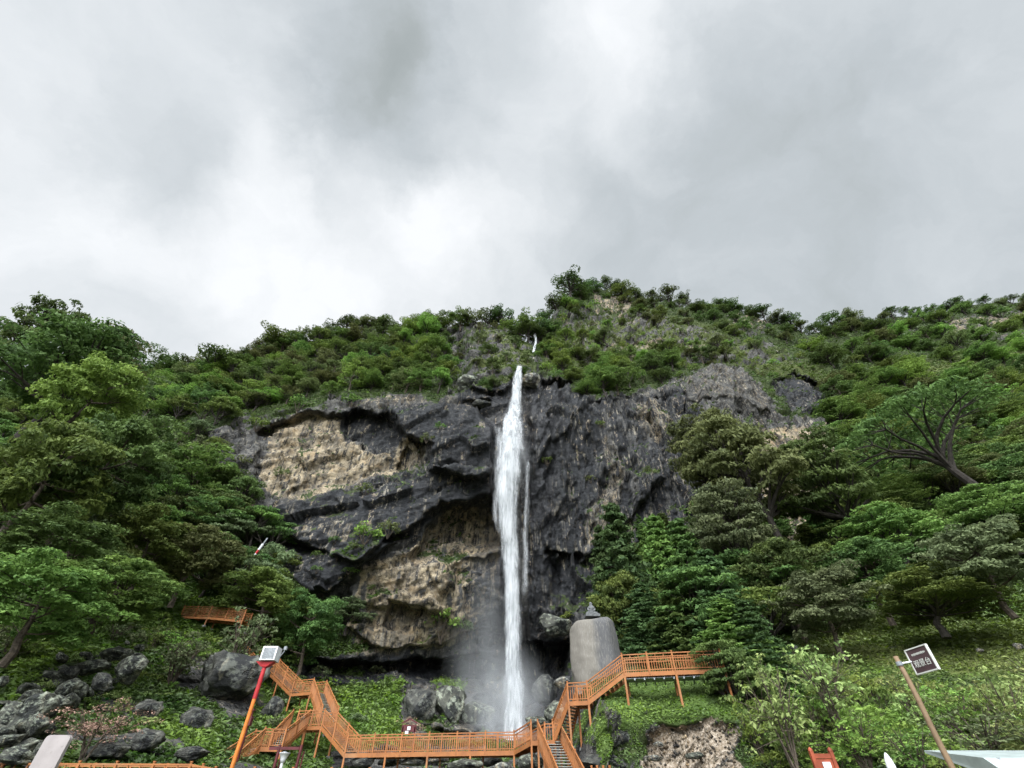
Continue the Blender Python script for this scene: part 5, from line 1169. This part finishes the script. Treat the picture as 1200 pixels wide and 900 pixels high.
# striped pole high on the left
b0 = P(293, 658, 66); b1 = P(311, 634, 66); ax = (b1 - b0)
sp2 = thing('striped_pole', b0, 'short leaning pole with yellow, red and white bands sticking out of the left trees', 'pole')
M['yellow'] = paint('yellow_paint', (.65, .48, .08), .5, .3); 
for a, b_, mt, r in ((-.5, .12, 'yellow', .16), (.12, .38, 'white', .13), (.38, .55, 'red', .16), (.55, .85, 'white', .17), (.85, 1.15, 'steel', .11)):
    b = MB(); b.tube([ax * a, ax * b_], [r, r], 8); b.build('band', M[mt], sp2)
# sign pole on the right
Ys = 9.0; px0 = P(1054, 778, Ys).x; zt = Ys * rr(769); zb = -1.72
M['polewood'] = wood_mat('bare_round_timber', (.30, .20, .12), (.17, .115, .07))
sg = thing('signpost', (px0, Ys, zb), 'round brown timber sign pole at the lower right, holding a dark grey brown board', 'sign'); b = MB()
n = 12; hh = zt - zb; b.tube([(.012 * math.sin(k * 1.3), .01 * math.cos(k), hh * k / n) for k in range(n + 1)], [.055 - .018 * k / n for k in range(n + 1)], 12); b.build('pole', M['polewood'], sg, smooth=True)
wid, hgt = .43, .355; Ya, Yb = Ys, Ys * rr(763) / rr(755)
A = P(1061, 763, Ya); B_ = P(1085, 755, Yb); mid_ = (A + B_) / 2; zc = A.z - hgt / 2
bd = MB(); bd.box((0, 0, 0), wid, .03, hgt); bo = bd.build('sign_board', paint('grey_brown_sign_face', (.085, .05, .055), .6, .3), sg); bo.location = (mid_.x - px0, mid_.y - Ys, zc - zb); bo.rotation_euler = (0, 0, math.atan2(B_.y - A.y, B_.x - A.x))
xc = A.x
M['signwhite'] = paint('sign_lettering', (.62, .62, .58), .6, .15)
fr = MB()
for sx, sz, w2, h2 in ((0, hgt / 2, wid, .018), (0, -hgt / 2, wid, .018), (wid / 2, 0, .018, hgt + .018), (-wid / 2, 0, .018, hgt + .018)): fr.box((sx, -.004, sz), w2, .045, h2)
fr.build('border', M['signwhite'], bo)
def text(body, size, loc, parent, nm, mat, align='CENTER'):
    cu = bpy.data.curves.new(nm, 'FONT'); cu.body = body; cu.size = size; cu.align_x = align; cu.align_y = 'CENTER'; cu.extrude = .002
    o = bpy.data.objects.new(nm, cu); C.objects.link(o); dg = bpy.context.evaluated_depsgraph_get(); me = bpy.data.meshes.new_from_object(o.evaluated_get(dg)); bpy.data.objects.remove(o)
    me.materials.clear(); me.materials.append(mat); o = link(nm, me, parent, loc); o.rotation_euler = (R(90), 0, 0); return o
tx_ = text('观景台', .115, (0, -.02, -hgt * .14), bo, 'lettering', M['signwhite']); print('TXT', len(tx_.data.vertices), tx_.dimensions[:])
b = MB(); rs = random.Random(3); xk = -wid * .3          # small line of script hanging from a head stroke
while xk < wid * .3:
    w2 = rs.uniform(.014, .022); b.box((xk + w2 / 2, -.02, hgt * .27), w2, .004, .006); b.box((xk + w2 * .3, -.02, hgt * .25), .005, .004, rs.uniform(.02, .04)); b.box((xk + w2 * .85, -.02, hgt * .255), .004, .004, rs.uniform(.012, .03)); xk += w2 + .004
b.build('small_script', M['signwhite'], bo)
b = MB(); b.tube([(0, 0, 0), (xc - px0, .0, .03)], [.014, .014], 8); o = b.build('arm', M['white'], sg); o.location = (0, -.02, Ys * rr(778) - zb); b = MB(); b.tube([(0, 0, -.03), (0, 0, .03)], [.048, .048], 12); b.build('clamp', M['steel'], sg, (0, 0, Ys * rr(778) - zb))
# pale panel bottom left
Yq = 9.0; q0 = P(58, 900, Yq); zt = Yq * rr(861.5); wq = 29 * camdepth(870, Yq) / F
pn = thing('information_board', (q0.x, Yq, -1.72), 'back of a pale pinkish grey board with rounded top corners at the lower left corner', 'board')
M['panel'] = paint('pale_panel_back', (.36, .32, .315), .6, .2, 2); r0 = .06; hz = zt + 1.72; z_b = .8; pts = []
for cx_, cz_, a0 in ((wq / 2 - r0, hz - r0, 0), (-wq / 2 + r0, hz - r0, 90)):
    for k in range(7): a = R(a0 + k * 15); pts.append((cx_ + r0 * math.cos(a), cz_ + r0 * math.sin(a)))
pts += [(-wq / 2, z_b), (wq / 2, z_b)]; xo = P(70.5, 863, Yq).x - q0.x; n = len(pts)
b = MB(); b.add([(x_ + xo, y_, z_) for y_ in (-.03, .03) for x_, z_ in pts], [tuple(range(n)), tuple(range(n, 2 * n))[::-1]] + [(k, (k + 1) % n, n + (k + 1) % n, n + k) for k in range(n)]); b.build('board_panel', M['panel'], pn)
b = MB()
for s_ in (-1, 1): b.tube([(xo + s_ * wq * .3, .05, 0), (xo + s_ * wq * .3, .05, hz - .3)], [.03, .03], 8)
b.build('board_legs', M['steel'], pn)
# white roof corner bottom right
Yr = 12; M['roof'] = paint('pale_green_white_sheet', (.36, .41, .40), .5, .2)
zr_ = Yr * rr(888); x0 = P(1152, 888, Yr).x
rf = thing('canopy_roof', (x0, Yr, -1.72), 'corner of a pale green white sheet roof at the bottom right corner', 'roof'); hz = zr_ + 1.72
b = MB(); b.add([(0, 0, hz), (3.2, 0, hz), (3.2, 1.6, hz + .25), (0, 1.6, hz + .25), (.06, -.5, hz - .42), (3.2, -.5, hz - .42), (3.2, -.48, hz - .47), (.06, -.48, hz - .47), (3.2, 1.6, hz + .2), (0, 1.6, hz + .2)], [(0, 1, 2, 3), (4, 5, 1, 0), (7, 6, 5, 4), (9, 8, 6, 7), (3, 2, 8, 9), (0, 3, 9, 7, 4), (1, 5, 6, 8, 2)]); b.build('roof_sheet', M['roof'], rf)
b = MB()
for x_, y_ in ((.3, 0), (3, 0), (.3, 1.4), (3, 1.4)): b.tube([(x_, y_, 0), (x_, y_, hz)], [.04, .04], 8)
b.build('roof_posts', M['steel'], rf)
b = MB(); b.tube([(0.02, -.5, hz - .43), (3.2, -.5, hz - .43)], [.035, .035], 8); b.build('gutter', M['steel'], rf)
# red chair-like notice stand with a white notice
Yc = 14; M['redwood'] = paint('red_brown_wood', (.33, .075, .035), .6, .4); xc = P(965, 890, Yc).x
ch = thing('red_notice_stand', (xc, Yc, -1.72), 'red brown wooden notice stand with two pointed uprights and a white notice, bottom right', 'notice stand'); zt = Yc * rr(880) + 1.72; px_ = camdepth(885, Yc) / F
for s_ in (-1, 1):
    b = MB(); b.bar((s_ * 11.5 * px_, 0, 0), (s_ * 11.5 * px_, 0, zt), .08, .08, up=(0, 1, 0)); b.lathe([(.055, 0), (.045, .04), (0, .08)], (s_ * 11.5 * px_, 0, zt), 8); b.build('upright', M['redwood'], ch)
zc = Yc * rr(886) + 1.72
b = MB(); b.bar((-11 * px_, 0, zc), (11 * px_, 0, zc), .05, .09); b.box((0, 0.01, zc - .35), 20 * px_, .04, .6); b.build('crosspiece', M['redwood'], ch)
b = MB(); b.box((1 * px_, -.03, Yc * rr(899) + 1.72), 9 * px_, .02, 9 * px_); b.build('notice', M['white'], ch)
# white pointed post
b = MB(); Yw = 16; w0 = P(1045, 900, Yw); b.lathe([(.12, -1.72), (.11, Yw * rr(898)), (.085, Yw * rr(890)), (.04, Yw * rr(884)), (0, Yw * rr(881.5))], n=12)
o = b.build('pointed_post', M['white'], None, (w0.x, Yw, 0), smooth=True); tag(o, 'white pointed post tip rising from the bottom edge right of the red notice stand', 'post')
# red brown stand with two small notices behind the long walkway
mn = thing('maroon_notice_stand', P(478, 864, 50), 'small maroon stand with two white notices behind the long walkway', 'notice stand'); u = camdepth(855, 50) / F
for dx in (-7, 7): b = MB(); b.bar((dx * u, 0, -.8), (dx * u, 0, .75), .1, .1, up=(0, 1, 0)); b.build('leg', M['maroon'], mn)
b = MB(); b.box((0, 0, .62), 17 * u, .1, .5); b.bar((-9 * u, 0, 1.0), (0, 0, 1.3), .12, .1); b.bar((9 * u, 0, 1.0), (0, 0, 1.3), .12, .1); b.build('board', M['maroon'], mn)
for dx, z_ in ((0, .62), (-2, .3)): b = MB(); b.box((dx * u, -.08, z_), 3.6 * u, .03, .26); b.build('notice', M['white'], mn)
